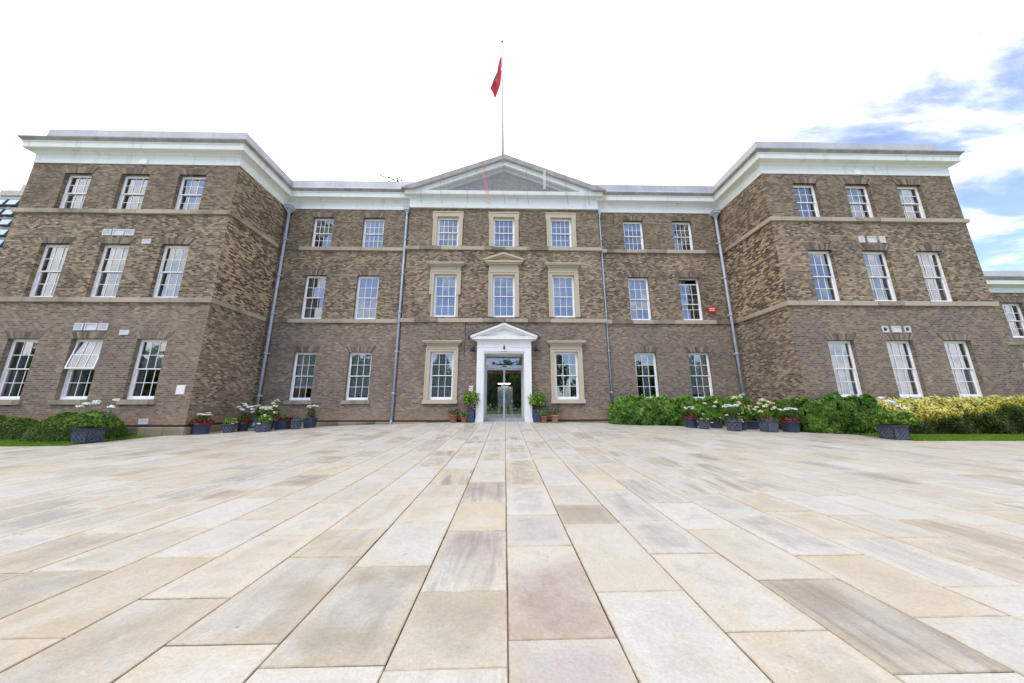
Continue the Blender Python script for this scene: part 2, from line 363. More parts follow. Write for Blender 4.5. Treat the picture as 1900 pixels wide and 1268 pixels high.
def sash_part(x0, x1, z0, z1, y0, cols, rows, bottom=.05, top=.05, stile=.05, bar=.023):
    """one sliding sash: white rails, stiles and glazing bars; returns (frame MB, glass MB), with the hinge at the top"""
    m = MB(); gl = MB(); y1 = y0 + .038
    m.box(x0, x0 + stile, y0, y1, z0, z1); m.box(x1 - stile, x1, y0, y1, z0, z1)
    m.box(x0 + stile, x1 - stile, y0, y1, z0, z0 + bottom); m.box(x0 + stile, x1 - stile, y0, y1, z1 - top, z1)
    ix0, ix1, iz0, iz1 = x0 + stile, x1 - stile, z0 + bottom, z1 - top
    for i in range(1, cols):
        c = ix0 + (ix1 - ix0) * i / cols; m.box(c - bar / 2, c + bar / 2, y0 + .006, y1 - .006, iz0, iz1)
    for j in range(1, rows):
        c = iz0 + (iz1 - iz0) * j / rows; m.box(ix0, ix1, y0 + .008, y1 - .008, c - bar / 2, c + bar / 2)
    for i in range(cols):
        for j in range(rows):
            a, b = ix0 + (ix1 - ix0) * i / cols, ix0 + (ix1 - ix0) * (i + 1) / cols; c, d = iz0 + (iz1 - iz0) * j / rows, iz0 + (iz1 - iz0) * (j + 1) / rows
            t1, t2 = random.uniform(-1, 1) * .0035, random.uniform(-1, 1) * .0035; y = (y0 + y1) / 2
            gl.face([(a, y - t1 - t2, c), (b, y + t1 - t2, c), (b, y + t1 + t2, d), (a, y - t1 + t2, d)])
    return m, gl

def flat_arch(parent, x0, x1, z, y, h=.29, splay=.2):
    m = MB(); n = max(11, int((x1 - x0 + .2) / .085))
    for i in range(n):
        f0, f1 = i / n, (i + 1) / n; e = .004
        a0, a1 = x0 + (x1 - x0) * f0, x0 + (x1 - x0) * f1; b0, b1 = x0 - splay + (x1 - x0 + 2 * splay) * f0, x0 - splay + (x1 - x0 + 2 * splay) * f1
        m.rnd = random.random(); m.prism([(a0 + e, z), (a1 - e, z), (b1 - e, z + h), (b0 + e, z + h)], y - .012, y + .05)
    m.build('lintel', ARCH, parent)

def window(x0, x1, z0, z1, y, cols=3, rows=2, inset=.15, style=(), sill=False, arch=True, parent=None, label=None):
    """box frame, two sashes, glass, dressing behind it"""
    f = MB(); w = .055; ya, yc = y + inset, y + inset + .11
    f.box(x0, x0 + w, ya, yc, z0, z1); f.box(x1 - w, x1, ya, yc, z0, z1); f.box(x0 + w, x1 - w, ya, yc, z1 - w, z1); f.box(x0 + w, x1 - w, ya - .03, yc, z0, z0 + .06)
    win = f.build('window', SASH, parent or bld)
    if label: win['label'] = label
    a, b = x0 + w, x1 - w; zm = (z0 + .06 + z1 - w) / 2; drop = .27 if 'lowered' in style else 0.
    up, gu = sash_part(a, b, zm - .02 - drop, z1 - w - drop, ya + .012, cols, rows, .04, .05); lo, g2 = sash_part(a, b, z0 + .06, zm + .02, ya + .058, cols, rows, .075, .04)
    us = up.build('sash', SASH, win); ug = gu.build('pane', GLASS, win); lo.build('sash', SASH, win); g2.build('pane', GLASS, win)
    if 'tilted' in style:
        R = Matrix.Translation((0, ya + .01, z1 - w)) @ Matrix.Rotation(math.radians(-9), 4, 'X') @ Matrix.Translation((0, -ya - .01, -(z1 - w)))
        for o in (us, ug): o.data.transform(R)
    yd = yc + .05
    for st in style:
        if isinstance(st, str): continue
        k = st[0]
        if k == 'blind':
            m = MB(); zt = z1 - w; zb = zt - (zt - z0 - .06) * st[1]; zz = zt
            M0 = math.radians(58)
            while zz > zb:
                c, s_ = math.cos(M0) * .024, math.sin(M0) * .024
                m.face([(a, yd - c, zz - s_), (b, yd - c, zz - s_), (b, yd + c, zz + s_), (a, yd + c, zz + s_)]); zz -= .042
            m.box(a, b, yd - .012, yd + .012, zb - .03, zb); m.build('blind', BLIND, win)
        elif k in ('net', 'curtain'):
            m = MB(); n = 28; u0, u1 = st[1], st[2]; pts = []; ph = random.random() * 6
            for i in range(n + 1):
                x = a + (b - a) * (u0 + (u1 - u0) * i / n); pts.append((x, yd + .06 + (.009 if k == 'net' else .03) * math.sin(i * 1.35 + ph) + .006 * math.sin(i * 3.1)))
            for i in range(n):
                m.face([(*pts[i], z0 + .05), (*pts[i + 1], z0 + .05), (*pts[i + 1], z1 - w), (*pts[i], z1 - w)], smooth=True)
            m.build('curtain', NETC if k == 'net' else CURT, win)
    if arch: flat_arch(win, x0, x1, z1, y)
    if sill:
        m = MB(); m.box(x0 - .1, x1 + .1, y - .07, y + inset + .02, z0 - .19, z0 - .002); m.build('sill', STONE, win)
    return win

# window places
LX = [(-19.85, -18.65), (-17.37, -16.13), (-14.82, -13.62)]
BX = [(-10.69, -9.56), (-7.93, -6.76)]
EX = [(6.76, 7.9), (9.57, 10.73)]
RX = [(13.72, 14.87), (16.26, 17.47), (18.81, 20.03)]
CX = [(-3.75, -2.56), (-.65, .54), (2.55, 3.74)]
def rows3(xs, up=3):
    return [(a, b, z0, z1) for a, b in xs for z0, z1 in ((1.45, H1), (B2[1], H2), (B1[1], H3))]
B, N, C = (lambda f: ('blind', f)), ('net', 0, 1), (lambda a, b: ('curtain', a, b))
styles = {
 'L': [[(C(0, .34),), ('tilted', C(0, .36), B(.45)), (B(.5), C(0, .16))], [(N, C(.62, .9)), (C(0, .3), B(.3)), (('net', 0, .5), C(.8, 1))], [(C(0, .2), ('net', .32, 1)), (N,), (('net', .3, 1),)]],
 'B': [[(B(.76),), (B(.93),)], [(C(0, .2), ('net', .62, 1)), (N,)], [(('net', .75, 1),), (N,)]],
 'E': [[(C(.45, .8),), (B(.9),)], [(('net', 0, 1), B(.6)), ('lowered', C(0, .28), ('net', .0, .5))], [(B(.25),), ()]],
 'R': [[(B(.97), C(.8, 1)), (B(1.),), (B(1.), C(.85, 1))], [(('net', .1, 1), C(.75, 1)), (C(.65, 1), ('net', 0, .3)), (C(.7, 1),)], [(), (('net', 0, .7),), (('net', 0, .6),)]],
 'C': [[(B(.98),), None, ()], [(N,), (N,), (N, B(.7))], [(('net', 0, .2),), (), (B(1.),)]],
}
def place(xs, key, y, upcols):
    for i, (a, b) in enumerate(xs):
        for s, (z0, z1) in enumerate(((1.45, H1), (B2[1], H2), (B1[1], H3))):
            window(a, b, z0, z1, y, upcols if s == 2 else 3, 2, style=styles[key][s][i], sill=(s == 0))
ZB = -.4
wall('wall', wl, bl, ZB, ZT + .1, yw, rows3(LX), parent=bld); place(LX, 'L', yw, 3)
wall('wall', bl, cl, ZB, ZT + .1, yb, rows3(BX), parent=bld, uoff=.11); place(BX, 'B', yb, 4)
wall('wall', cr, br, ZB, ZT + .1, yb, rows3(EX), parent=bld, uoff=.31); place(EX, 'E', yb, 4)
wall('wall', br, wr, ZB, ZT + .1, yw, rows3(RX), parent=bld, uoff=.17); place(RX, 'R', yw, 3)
side_wall('wall', bl, yw, yb, ZB, ZT + .1, False, bld, 3.3)
side_wall('wall', br, yw, yb, ZB, ZT + .1, True, bld, 9.1)
side_wall('wall', wl, yw, BACK, ZB, ZT + .1, True, bld, 5.3); side_wall('wall', wr, yw, BACK, ZB, ZT + .1, False, bld, 7.3)
# central block
DX0, DX1, DZ = -1.04, 1.0, 3.8
ch = []
for i, (a, b) in enumerate(CX):
    for s, (z0, z1) in enumerate(((1.46, 3.85), (5.69, 8.05), (9.71, 11.5))):
        if s == 0 and i == 1: continue
        ch.append((a - .1, b + .1, z0 - (.05 if s == 0 else .0), z1 + .1, i, s))
m = wall('wall', cl, cr, ZB, ZT + .1, 0., [h[:4] for h in ch] + [(DX0 - .05, DX1 + .05, ZB + .05, DZ + .05)], parent=bld, uoff=.05)
for x, fl in ((cl, True), (cr, False)): side_wall('wall', x, 0, yb, ZB, ZT + .1, fl, bld, 1.7)
for a, b, z0, z1, i, s in ch:
    a += .1; b -= .1; z1 -= .1; z0 = (1.46, 5.69, 9.71)[s]
    win = window(a, b, z0, z1, 0., 4 if s == 2 else 3, 2, inset=.13, style=styles['C'][s][i], arch=False)
    m = MB(); o = .22
    cut = s == 1 and i == 0
    for sx, e in ((a, -1), (b, 1)):
        u, v = (sx - o, sx) if e < 0 else (sx, sx + o)
        zlow = 6.9 if cut else z0 - .003
        m.box(u, v, -.06, .2, zlow, z1)
        if cut: m.box(*((sx - .12, sx) if e < 0 else (sx, sx + .12)), -.03, .2, z0 - .003, zlow)
        if s == 2: m.box(*((u - .045, u) if e < 0 else (v, v + .045)), -.055, .02, z1 - .12, z1 + .3)
        # raised outer fillet
        m.box(*((u - .0, u + .07) if e < 0 else (v - .07, v)), -.085, -.06, zlow, z1 + .12)
    m.box(a - o, b + o, -.06, .2, z1, z1 + (.3 if s == 2 else .13)); 
    m.box(a - o - .01, b + o + .01, -.088, -.058, z1 + (.23 if s == 2 else .125), z1 + (.3 if s == 2 else .2))
    m.build('surround', SURR, win)
    if s < 2:
        h = MB(); t = z1 + .13; top = 8.47 if s == 1 else 4.2
        if s == 1 and i == 1:
            h.box(a - o + .02, b + o - .02, -.05, .0, t, 8.6); h.box(a - o - .12, b + o + .12, -.2, 0., 8.6, 8.68); h.box(a - o - .2, b + o + .2, -.27, 0., 8.68, 8.77)
            xm = (a + b) / 2; hw = (b - a) / 2 + o + .24
            for dz, y in ((0, -.3), (-.1, -.22)):
                for sg in (-1, 1):
                    P = [(xm + sg * hw, 8.77 + dz * .2), (xm + sg * hw, 8.86 + dz * .2), (xm, 9.24 + dz), (xm, 9.14 + dz)]
                    h.prism(P if sg < 0 else P[::-1], y, 0.)
            h.prism([(xm - hw + .15, 8.77), (xm + hw - .15, 8.77), (xm, 9.1)], -.07, 0.)
        else:
            h.box(a - o + .02, b + o - .02, -.05, .0, t, top); h.box(a - o - .05, b + o + .05, -.12, 0., top, top + .07); h.box(a - o - .14, b + o + .14, -.24, 0., top + .07, top + .13); h.box(a - o - .18, b + o + .18, -.28, 0., top + .13, top + .19)
        h.build('cornice', SURR, win)
        if s == 0:
            q = MB(); q.box(a - o - .04, b + o + .04, -.13, .14, 1.27, 1.455); q.build('sill', SURR, win)

# interior: floors and rear room walls keep the rooms behind the glass dark
m = MB()
for z in (.4, 4.6, 8.75): m.box(wl + .1, wr - .1, yb + .75, BACK - .1, z, z + .25)
m.box(wl + .1, wr - .1, 4.2, 4.3, .7, 12.); m.build('interior_floor', ROOM, bld)
m = MB()
for a, b in ((wl, bl), (br, wr)):
    for z in (.4, 4.6, 8.75): m.box(a + .1, b - .1, yw + .6, yb + .7, z, z + .25)
m.build('interior_floor', ROOM, bld)
m = MB(); m.box(wl, wr, BACK, BACK + .3, ZB, 13.2); m.build('rear_wall', BRICK, bld)
m = MB()
for x in (-21.1, -18., -15.5, -12.55, -8.8, -5.0, -1.75, 1.75, 5.0, 8.75, 12.6, 15.6, 18.2, 21.3): m.box(x - .08, x + .08, (yw if abs(x) > 12.3 else 0) + .6, 4.2, .65, 12.)
m.build('interior_wall', ROOM, bld)

# string courses, plinth, cornice
FULL = [(wl, BACK), (wl, yw), (bl, yw), (bl, yb), (cl, yb), (cl, 0), (cr, 0), (cr, yb), (br, yb), (br, yw), (wr, yw), (wr, BACK)]
for z0, z1 in (B1, B2):
    m = MB(); m.sweep(FULL, [(-.05, z0), (.085, z0 + .015), (.09, z1 - .02), (.06, z1), (-.05, z1)]); m.build('string_course', STONE, bld)
LP = FULL[:6] + [(-1.38, 0)]; RP = [(1.34, 0)] + FULL[6:]
for P in (LP, RP):
    m = MB(); m.sweep(P, [(-.05, -.4), (.075, -.4), (.075, .385), (.05, .41), (-.05, .41)]); m.build('plinth', PLINTH, bld)
    m = MB(); m.sweep(P, [(-.05, .412), (.022, .412), (.022, .495), (-.05, .495)]); m.build('damp_course', DAMP, bld)
LE = [(wl, BACK), (wl, yw), (bl, yw), (bl, yb), (cl + .1, yb)]; RE = [(cr - .1, yb), (br, yb), (br, yw), (wr, yw), (wr, BACK)]
for P in (LE, RE):
    m = MB(); m.sweep(P, [(-.2, ZT), (.03, ZT), (.035, 12.1), (.02, 12.11), (.02, 12.46), (.07, 12.5), (.1, 12.56), (.28, 12.6), (.3, 12.62), (.3, 12.86), (.33, 12.88), (.33, 12.92), (-.2, 12.92)]); m.build('cornice', WHITE, bld)
    m = MB(); m.sweep(P, [(-.2, 12.923), (.335, 12.923), (.37, 12.98), (.42, 13.02), (.435, 13.07), (.40, 13.075), (-.2, 13.12)]); m.build('gutter', GREYM, bld)
    m = MB(); m.sweep(P, [(-.2, 13.1), (.22, 13.1), (.06, 13.25), (-.03, 13.5), (-.06, 13.92), (-.12, 13.96), (-.5, 13.96), (-.5, 13.1)]); m.build('parapet', LEAD, bld)
m = MB(); m.box(wl + .45, wr - .45, yb + .5, BACK - .1, 13.2, 13.75); m.box(wl + .45, bl - .45, yw + .5, yb + .5, 13.2, 13.75); m.box(br + .45, wr - .45, yw + .5, yb + .5, 13.2, 13.75); m.build('roof', LEAD, bld)

# central entablature and pediment
xc = -.03; hw = 5.72
ped = MB(); ped.box(cl - .02, cr + .02, -.06, .5, ZT, 12.74); ped.box(cl - .04, cr + .04, -.1, .5, ZT - .001, ZT + .07)
ped.box(cl - .1, cr + .1, -.14, .5, 12.68, 12.745); ped.box(cl - .27, cr + .27, -.3, .5, 12.745, 12.975)
pediment = ped.build('pediment', WHITE, bld)
def rake(m, top, bot, half, y0, y1):
    """a raking moulding on both slopes between two parallel lines below the apex"""
    k = (15.27 - 13.03) / 5.72
    for sg in (-1, 1):
        P = [(xc + sg * half, max(12.976, bot - k * half)), (xc + sg * half, max(12.977, top - k * half)), (xc, top), (xc, bot)]
        if bot - k * half < 12.976:
            xr = (bot - 12.976) / k; P = [(xc + sg * xr, 12.976), (xc + sg * half, 12.976), (xc + sg * half, max(12.98, top - k * half)), (xc, top), (xc, bot)]
        m.prism(P if sg > 0 else P[::-1], y0, y1)
m = MB(); rake(m, 14.97, 14.67, 5.57, -.3, .4); m.build('raking_cornice', WHITE, pediment)
m = MB(); rake(m, 15.27, 14.972, 5.72, -.44, .4); m.build('raking_gutter', GREYM, pediment)
m = MB(); rake(m, 14.668, 14.40, 4.35, -.13, .4); m.build('raking_moulding', plain('soffit_grey', (.42, .42, .42), .6), pediment)
m = MB(); m.face([(xc - 4.6, -.03, 12.9), (xc + 4.6, -.03, 12.9), (xc, -.03, 14.75)], [(-4.6, 12.9), (4.6, 12.9), (0, 14.75)]); m.build('tympanum', BRICK, pediment)
m = MB(); k = (15.27 - 13.03) / 5.72
m.prism([(xc - 5.6, 13.0), (xc + 5.6, 13.0), (xc, 15.23)], .38, 9.5); m.build('roof', LEAD, bld)
# debris netting hung over the pediment, with its cords and faded red tape
NET = net_mat('debris_netting', (.62, .62, .66), .1); CORD = plain('cord', (.22, .2, .2), .8); PINK = net_mat('faded_tape', (.7, .3, .27), .3); WST = net_mat('pale_tape', (.85, .85, .87), .4)
m = MB(); n = 24
for i in range(n):
    u0, u1 = [xc - 5.35 + 10.7 * (i + q) / n for q in (0, 1)]
    t0, t1 = [15.16 - k * abs(u - xc) for u in (u0, u1)]
    m.face([(u0, -.36 + .02 * math.sin(u0 * 3), 12.05), (u1, -.36 + .02 * math.sin(u1 * 3), 12.05), (u1, -.47, t1), (u0, -.47, t0)], smooth=True)
m.build('netting', NET, bld)
m = MB(); m.face([(xc - 4.4, -.1, 12.98), (xc + 4.4, -.1, 12.98), (xc, -.12, 14.68)]); m.build('netting', net_mat('dense_netting', (.48, .48, .54), .3), bld)
for x in (-3.6, -2.15, -.1, 1.2, 3.4, 4.6, -4.7):
    m = MB(); t = 15.1 - k * abs(x - xc); m.tube([(x, -.49, t), (x + .02, -.43, 13.), (x + .12, -.4, 12.05)], .008, 5); m.build('netting_cord', CORD, bld)
m = MB(); m.face([(-1.32, -.5, 14.85), (-1.2, -.5, 14.9), (-1.0, -.46, 13.4), (-1.22, -.46, 13.5)]); m.face([(-1.22, -.46, 13.5), (-1.0, -.46, 13.4), (-.75, -.42, 12.05), (-1.0, -.42, 12.05)]); m.build('netting_tape', PINK, bld)
m = MB(); m.face([(2.12, -.47, 12.98), (2.28, -.47, 12.98), (2.32, -.49, 14.2), (2.16, -.49, 14.25)]); m.build('netting_tape', WST, bld)
m = MB(); m.face([(5.62, -.47, 13.05), (5.72, -.46, 12.95), (5.55, -.2, 12.0), (5.4, -.2, 12.0)]); m.build('netting_tape', PINK, bld)

# downpipes
def pipe(x, y, ztop, zbot, r, hop):
    m = MB(); m.tube([(x, y, zbot + .16), (x, y, ztop - .3)], r, 10)
    for z in np.arange(zbot + 1.5, ztop - .8, 2.1): m.tube([(x, y, z - .05), (x, y, z + .05)], r * 1.35, 10)
    m.tube([(x, y - .12, zbot + .06), (x, y - .03, zbot + .14), (x, y, zbot + .22)], r * 1.05, 10)
    p = m.build('downpipe', PIPE, bld)
    q = MB()
    for z in np.arange(zbot + 1.5, ztop - .8, 2.1): q.box(x - r * 2.1, x + r * 2.1, y + r * .5, y + r + .035, z - .03, z + .03)
    q.build('bracket', PIPE, p)
    if hop:
        q = MB(); w = hop; q.lathe([(r, -.42), (r * 1.1, -.36), (w * .62, -.2), (w * .7, -.16), (w, -.14), (w, -.02), (w * 1.12, 0), (w * 1.12, .05), (w * .95, .05), (w * .9, -.1)], (x, y - .03, ztop), 4, False, math.pi / 4); q.build('hopper', PIPE, p)
pipe(bl + .27, yb - .16, 12.0, .17, .062, .26); pipe(br - .27, yb - .16, 12.0, .17, .062, .26)
pipe(cl - .16, yb - .13, 12.02, .27, .055, .22); pipe(cr + .1, yb - .12, 11.95, .3, .032, .09)

for pts in ([(-2.03, -.02, 5.36), (-2.03, -.02, 4.35), (-2.05, -.02, 3.75)], [(6.2, yb - .02, 12.), (6.2, yb - .02, 11.2)]):
    m = MB(); m.tube(pts, .011, 6); m.build('cable', DARK, bld)
# vents
def vent(x0, x1, z0, z1, y, mode=0):
    m = MB(); f = .035
    m.box(x0, x1, y - .035, y, z0, z0 + f); m.box(x0, x1, y - .035, y, z1 - f, z1); m.box(x0, x0 + f, y - .034, y, z0 + f, z1 - f); m.box(x1 - f, x1, y - .034, y, z0 + f, z1 - f)
    m.box(x0 + f, x1 - f, y - .008, y, z0 + f, z1 - f)
    if mode < 2:
        nz = 6
        for i in range(nz):
            z = z0 + f + (z1 - z0 - 2 * f) * (i + .5) / nz; m.box(x0 + f, x1 - f, y - .026, y - .008, z - .011, z + .008)
    if mode == 1:
        for i in range(5):
            x = x0 + f + (x1 - x0 - 2 * f) * (i + .5) / 5; m.box(x - .006, x + .006, y - .028, y - .008, z0 + f, z1 - f)
    p = m.build('vent', VENT, bld)
    if mode == 3:
        q = MB(); c = ((x0 + x1) / 2, y, (z0 + z1) / 2); r = (x1 - x0) * .3
        q.mesh([(c[0] + r * math.cos(a), y - .014, c[2] + r * math.sin(a)) for a in np.linspace(0, 2 * math.pi, 17)[:-1]] + [(c[0] + r * math.cos(a), y - .006, c[2] + r * math.sin(a)) for a in np.linspace(0, 2 * math.pi, 17)[:-1]],
               [tuple(range(16))] + [(i, i + 16, (i + 1) % 16 + 16, (i + 1) % 16) for i in range(16)]); q.build('fan', DARK, p)
for b, z in ((8.43, 8.73), (4.2, 4.5)):
    pass
for z0, z1 in ((8.43, 8.73), (4.2, 4.5)):
    vent(-17.4, -17.05, z0, z1, yw, 1); vent(-16.98, -16.5, z0, z1, yw, 2); vent(-16.45, -16.08, z0, z1, yw, 1)
vent(-15.64, -15.28, 8.05, 8.27, yw, 0); vent(-15.55, -15.19, 4.02, 4.22, yw, 0)
for z0, z1, md in ((8.43, 8.74, 1), (4.2, 4.48, 3)):
    vent(16.24, 16.5, z0, z1, yw, md); vent(16.66, 17.05, z0, z1, yw, 2); vent(17.22, 17.48, z0, z1, yw, md)
m = MB(); 
for x in (-16.5, 17.0): m.box(x - .17, x + .17, yw - .06, yw, ZT - .02, ZT + .22)
o1 = MB(); o1.box(-16.67, -16.33, yw - .07, yw, ZT - .02, ZT + .24); o1.build('frieze_block', PLATE, bld)
o1 = MB(); o1.box(16.83, 17.17, yw - .07, yw, ZT - .02, ZT + .24); o1.build('frieze_block', PLATE, bld)
vent(-13.95, -13.6, .52, .72, yw, 0)

# ------------------------------------------------------------------ entrance
yd = -.35
dc = MB(); za = .36
for a, b in ((-1.37, -1.03), (.99, 1.33)):
    dc.box(a, b, yd, 0., za, 3.8); dc.box(a - .03, b + .03, yd - .03, 0., za, za + .22)
dc.box(-1.37, 1.33, yd, 0., 3.8, 4.35); dc.box(-1.40, 1.36, yd - .015, 0., 4.02, 4.05)
dc.box(-.2, .16, yd - .03, yd, 3.82, 4.2)
dc.box(-1.47, 1.43, yd - .07, 0., 4.35, 4.40); dc.box(-1.62, 1.58, yd - .2, 0., 4.40, 4.54)
for top, y, half in ((5.24, yd - .24, 1.66), (5.13, yd - .17, 1.55)):
    for sg in (-1, 1):
        kk = .40; P = [(xc + sg * half, top - kk * half - .12), (xc + sg * half, top - kk * half), (xc, top), (xc, top - .12)]
        dc.prism(P if sg > 0 else P[::-1], y, 0.)
dc.prism([(xc - 1.5, 4.54), (xc + 1.5, 4.54), (xc, 5.1)], yd - .02, 0.)
# lining of the recess
dc.box(-1.03, -1.0, yd + .04, .62, za, 3.79); dc.box(.96, .99, yd + .04, .62, za, 3.79); dc.box(-1.0, .96, yd + .04, .62, 3.72, 3.79)
case = dc.build('door_case', plain('door_case_white', (.78, .78, .77), .45, .04), bld)
m = MB()
for sg in (-1, 1):
    for i in range(9):
        x = xc + sg * (.1 + i * .2); z = 5.27 - .40 * (.1 + i * .2); m.box(min(x, x + sg * .17), max(x, x + sg * .17), -.05, .005, z - .07, z + .07)
    kk = .4; P = [(xc + sg * 1.7, 5.25 - kk * 1.7), (xc + sg * 1.7, 5.28 - kk * 1.7), (xc, 5.28), (xc, 5.25)]
    m.prism(P if sg > 0 else P[::-1], yd - .26, 0.)
m.build('flashing', plain('lead_flashing', (.05, .052, .06), .6), case)
m = MB(); m.lathe([(.0, -.1), (.045, -.09), (.05, -.02), (.03, .03), (.012, .07), (.012, .13), (0, .14)], (-.02, yd - .06, 4.02), 10); m.build('emblem', DARK, case)
yi = .5
m = MB(); m.box(-1.0, .96, yi - .06, yi + .1, 3.05, 3.22); m.box(-1.0, .96, yi, yi + .06, 3.66, 3.72); m.box(-1.0, -.95, yi, yi + .06, za, 3.66); m.box(.91, .96, yi, yi + .06, za, 3.66); m.box(-1.0, .96, yi - .02, yi + .1, za, .43)
door = m.build('entrance_door', ALU, bld)
m = MB(); m.face([(-.95, yi + .03, 3.22), (.91, yi + .03, 3.22), (.91, yi + .03, 3.66), (-.95, yi + .03, 3.66)]); m.build('transom_pane', GLASS, door)
for a, b in ((-.95, -.022), (-.018, .91)):
    m = MB(); y = yi + .02
    m.box(a, a + .045, y, y + .04, .43, 3.05); m.box(b - .045, b, y, y + .04, .43, 3.05); m.box(a + .045, b - .045, y, y + .04, .43, .56); m.box(a + .045, b - .045, y, y + .04, 2.97, 3.05)
    lf = m.build('door_leaf', ALU, door)
    m = MB(); m.face([(a + .045, y + .02, .56), (b - .045, y + .02, .56), (b - .045, y + .02, 2.97), (a + .045, y + .02, 2.97)]); m.build('door_pane', GLASS, door)
    m = MB(); m.box(a + .06, b - .06, y + .05, y + .06, 2.78, 2.92); m.build('door_banner', RED, door)
    m = MB()
    for j in range(6): m.box(a + .10 + j * .045, a + .13 + j * .045, y + .044, y + .048, 2.83, 2.83 + random.uniform(.03, .05))
    m.build('banner_lettering', PLATE, door)
m = MB(); m.box(-.12, .1, yi - .08, yi - .06, 3.13, 3.18); m.build('door_sensor', DARK, door)
m = MB(); m.box(-.35, .31, yi + .65, yi + .7, 2.3, 2.34); m.build('light_tube', TUBE, door)
# leaflet stand just inside the doors
st = empty('display_stand', (.02, 1.35, .66), label='white leaflet display stand seen through the glass entrance doors', cat='display stand')
m = MB(); m.box(-.38, .42, 0, .05, .02, 1.5); m.build('panel', PLATE, st)
m = MB(); m.box(-.4, .18, -.03, -.005, .95, 1.3); m.box(-.2, .2, -.03, -.005, 1.3, 1.55); m.build('poster', plain('poster_pale_blue', (.55, .65, .72), .6), st)
for x in (-.16, .2):
    m = MB(); m.prism([(x - .14, .06), (x + .12, .06), (x + .05, .4), (x - .03, .55)], -.04, -.01); m.build('leaflet', plain('leaflet_dark', (.07, .06, .07), .6), st)
m = MB(); m.box(-.42, .46, -.15, .2, 0, .03); m.build('base', ALU, st)

def lamp(x, sg, label):
    e = empty('wall_lamp', (x, 0, 3.98), label=label, cat='wall lamp', group='wall lamps beside the entrance')
    m = MB(); m.box(-.05, .05, -.03, 0, -.1, .12); m.tube([(0, -.03, .06), (0, -.16, .1), (0, -.24, .03)], .016, 8); m.build('bracket', DARK, e)
    m = MB(); m.lathe([(.02, .04), (.06, .03), (.13, -.07), (.14, -.1), (.12, -.1), (.05, 0.)], (0, -.25, 0), 16); m.build('lamp_shade', DARK, e)
lamp(-1.6, -1, 'small black wall lamp on the brick left of the entrance pediment'); lamp(1.58, 1, 'small black wall lamp on the brick right of the entrance pediment')
def sign(name, x0, x1, z0, z1, y, mat, label, cat, lines=None):
    e = empty(name, ((x0 + x1) / 2, y, (z0 + z1) / 2), label=label, cat=cat); w, h = (x1 - x0) / 2, (z1 - z0) / 2
    m = MB(); m.box(-w, w, -.025, 0, -h, h); m.build('plate', mat, e)
    if lines:
        m = MB()
        for j, (zz, n, s) in enumerate(lines):
            for i in range(n): 
                x = -w * .75 + 1.5 * w * i / n; m.box(x, x + 1.5 * w / n * .65, -.03, -.024, zz * h - s, zz * h + s)
        m.build('lettering', RED if mat is PLATE else PLATE, e)
    return e
sign('wall_sign', -1.76, -1.56, 1.88, 2.13, 0, PLATE, 'small white notice with red print left of the entrance door', 'sign', [(.4, 3, .018), (0, 4, .008), (-.4, 4, .008)])
sign('wall_plate', -12.82, -12.5, 1.64, 2.0, yw, PLATE, 'plain white square plate on brick near left wing corner', 'sign')
e = empty('alarm_box', (11.13, yb, 6.17), label='red alarm bell box with white lettering on the brick wall', cat='alarm box')
m = MB(); m.prism([(-.2, -.14), (.2, -.14), (.2, .12), (.13, .17), (-.13, .17), (-.2, .12)], -.11, 0); m.build('casing', RED, e)
m = MB()
for zz, n in ((.06, 4), (-.03, 5)):
    for i in range(n): m.box(-.14 + i * .28 / n, -.14 + (i + .68) * .28 / n, -.116, -.109, zz - .026, zz + .026)
m.build('lettering', PLATE, e)
# vase on a right-bay window ledge and desk lamp style items seen behind glass
e = empty('vase', (10.42, yb + .38, 1.53), label='white vase on the ledge behind a ground floor window', cat='vase')
m = MB(); m.lathe([(0, 0), (.08, 0), (.13, .08), (.14, .18), (.08, .28), (.05, .32), (.08, .38), (.06, .38), (.03, .32)], n=16); m.build('body', PLATE, e)

# ------------------------------------------------------------------ flagpole and flag
fp = empty('flagpole', (-.12, .6, 15.0), label='tall white flagpole rising behind the pediment apex', cat='flagpole')
m = MB(); m.tube([(0, 0, 0), (-.05, 0, 5), (-.08, 0, 10.1)], [.075, .065, .05], 10); m.build('pole', plain('pole_white', (.55, .56, .58), .5), fp)
m = MB(); m.lathe([(0, -.06), (.07, -.04), (.085, .02), (.05, .08), (0, .1)], (-.08, 0, 10.12), 12); m.build('finial', plain('finial_grey', (.2, .2, .21), .4), fp)
m = MB(); m.lathe([(.16, -.1), (.16, .1), (.06, .14)], (0, 0, .25), 12); m.build('collar', GREYM, fp)
fl = MB(); nu, nv = 26, 16; G = {}
for i in range(nu + 1):
    for j in range(nv + 1):
        u, v = i / nu, j / nv                       # u along the fly, v down the hoist
        hz = 24.15 - v * 1.5
        drop = u * (2.75 - .35 * v) * (1 - .10 * v); out = .85 * u ** .9 * (.5 + .3 * math.sin(v * 3.4 + .3)) + .05 * math.sin(9 * v + 5 * u)
        yy = .16 * math.sin(7.5 * v + 2.2 * u) * u + .07 * math.sin(15 * v - 4 * u) * u
        G[i, j] = (-.22 - out, .6 + yy, hz - drop)
for i in range(nu):
    for j in range(nv):
        fl.face([G[i, j], G[i, j + 1], G[i + 1, j + 1], G[i + 1, j]], [(i / nu, j / nv), (i / nu, (j + 1) / nv), ((i + 1) / nu, (j + 1) / nv), ((i + 1) / nu, j / nv)], True)
tag(fl.build('flag', flag_mat()), 'limp red flag with pale emblem hanging from the flagpole', 'flag')

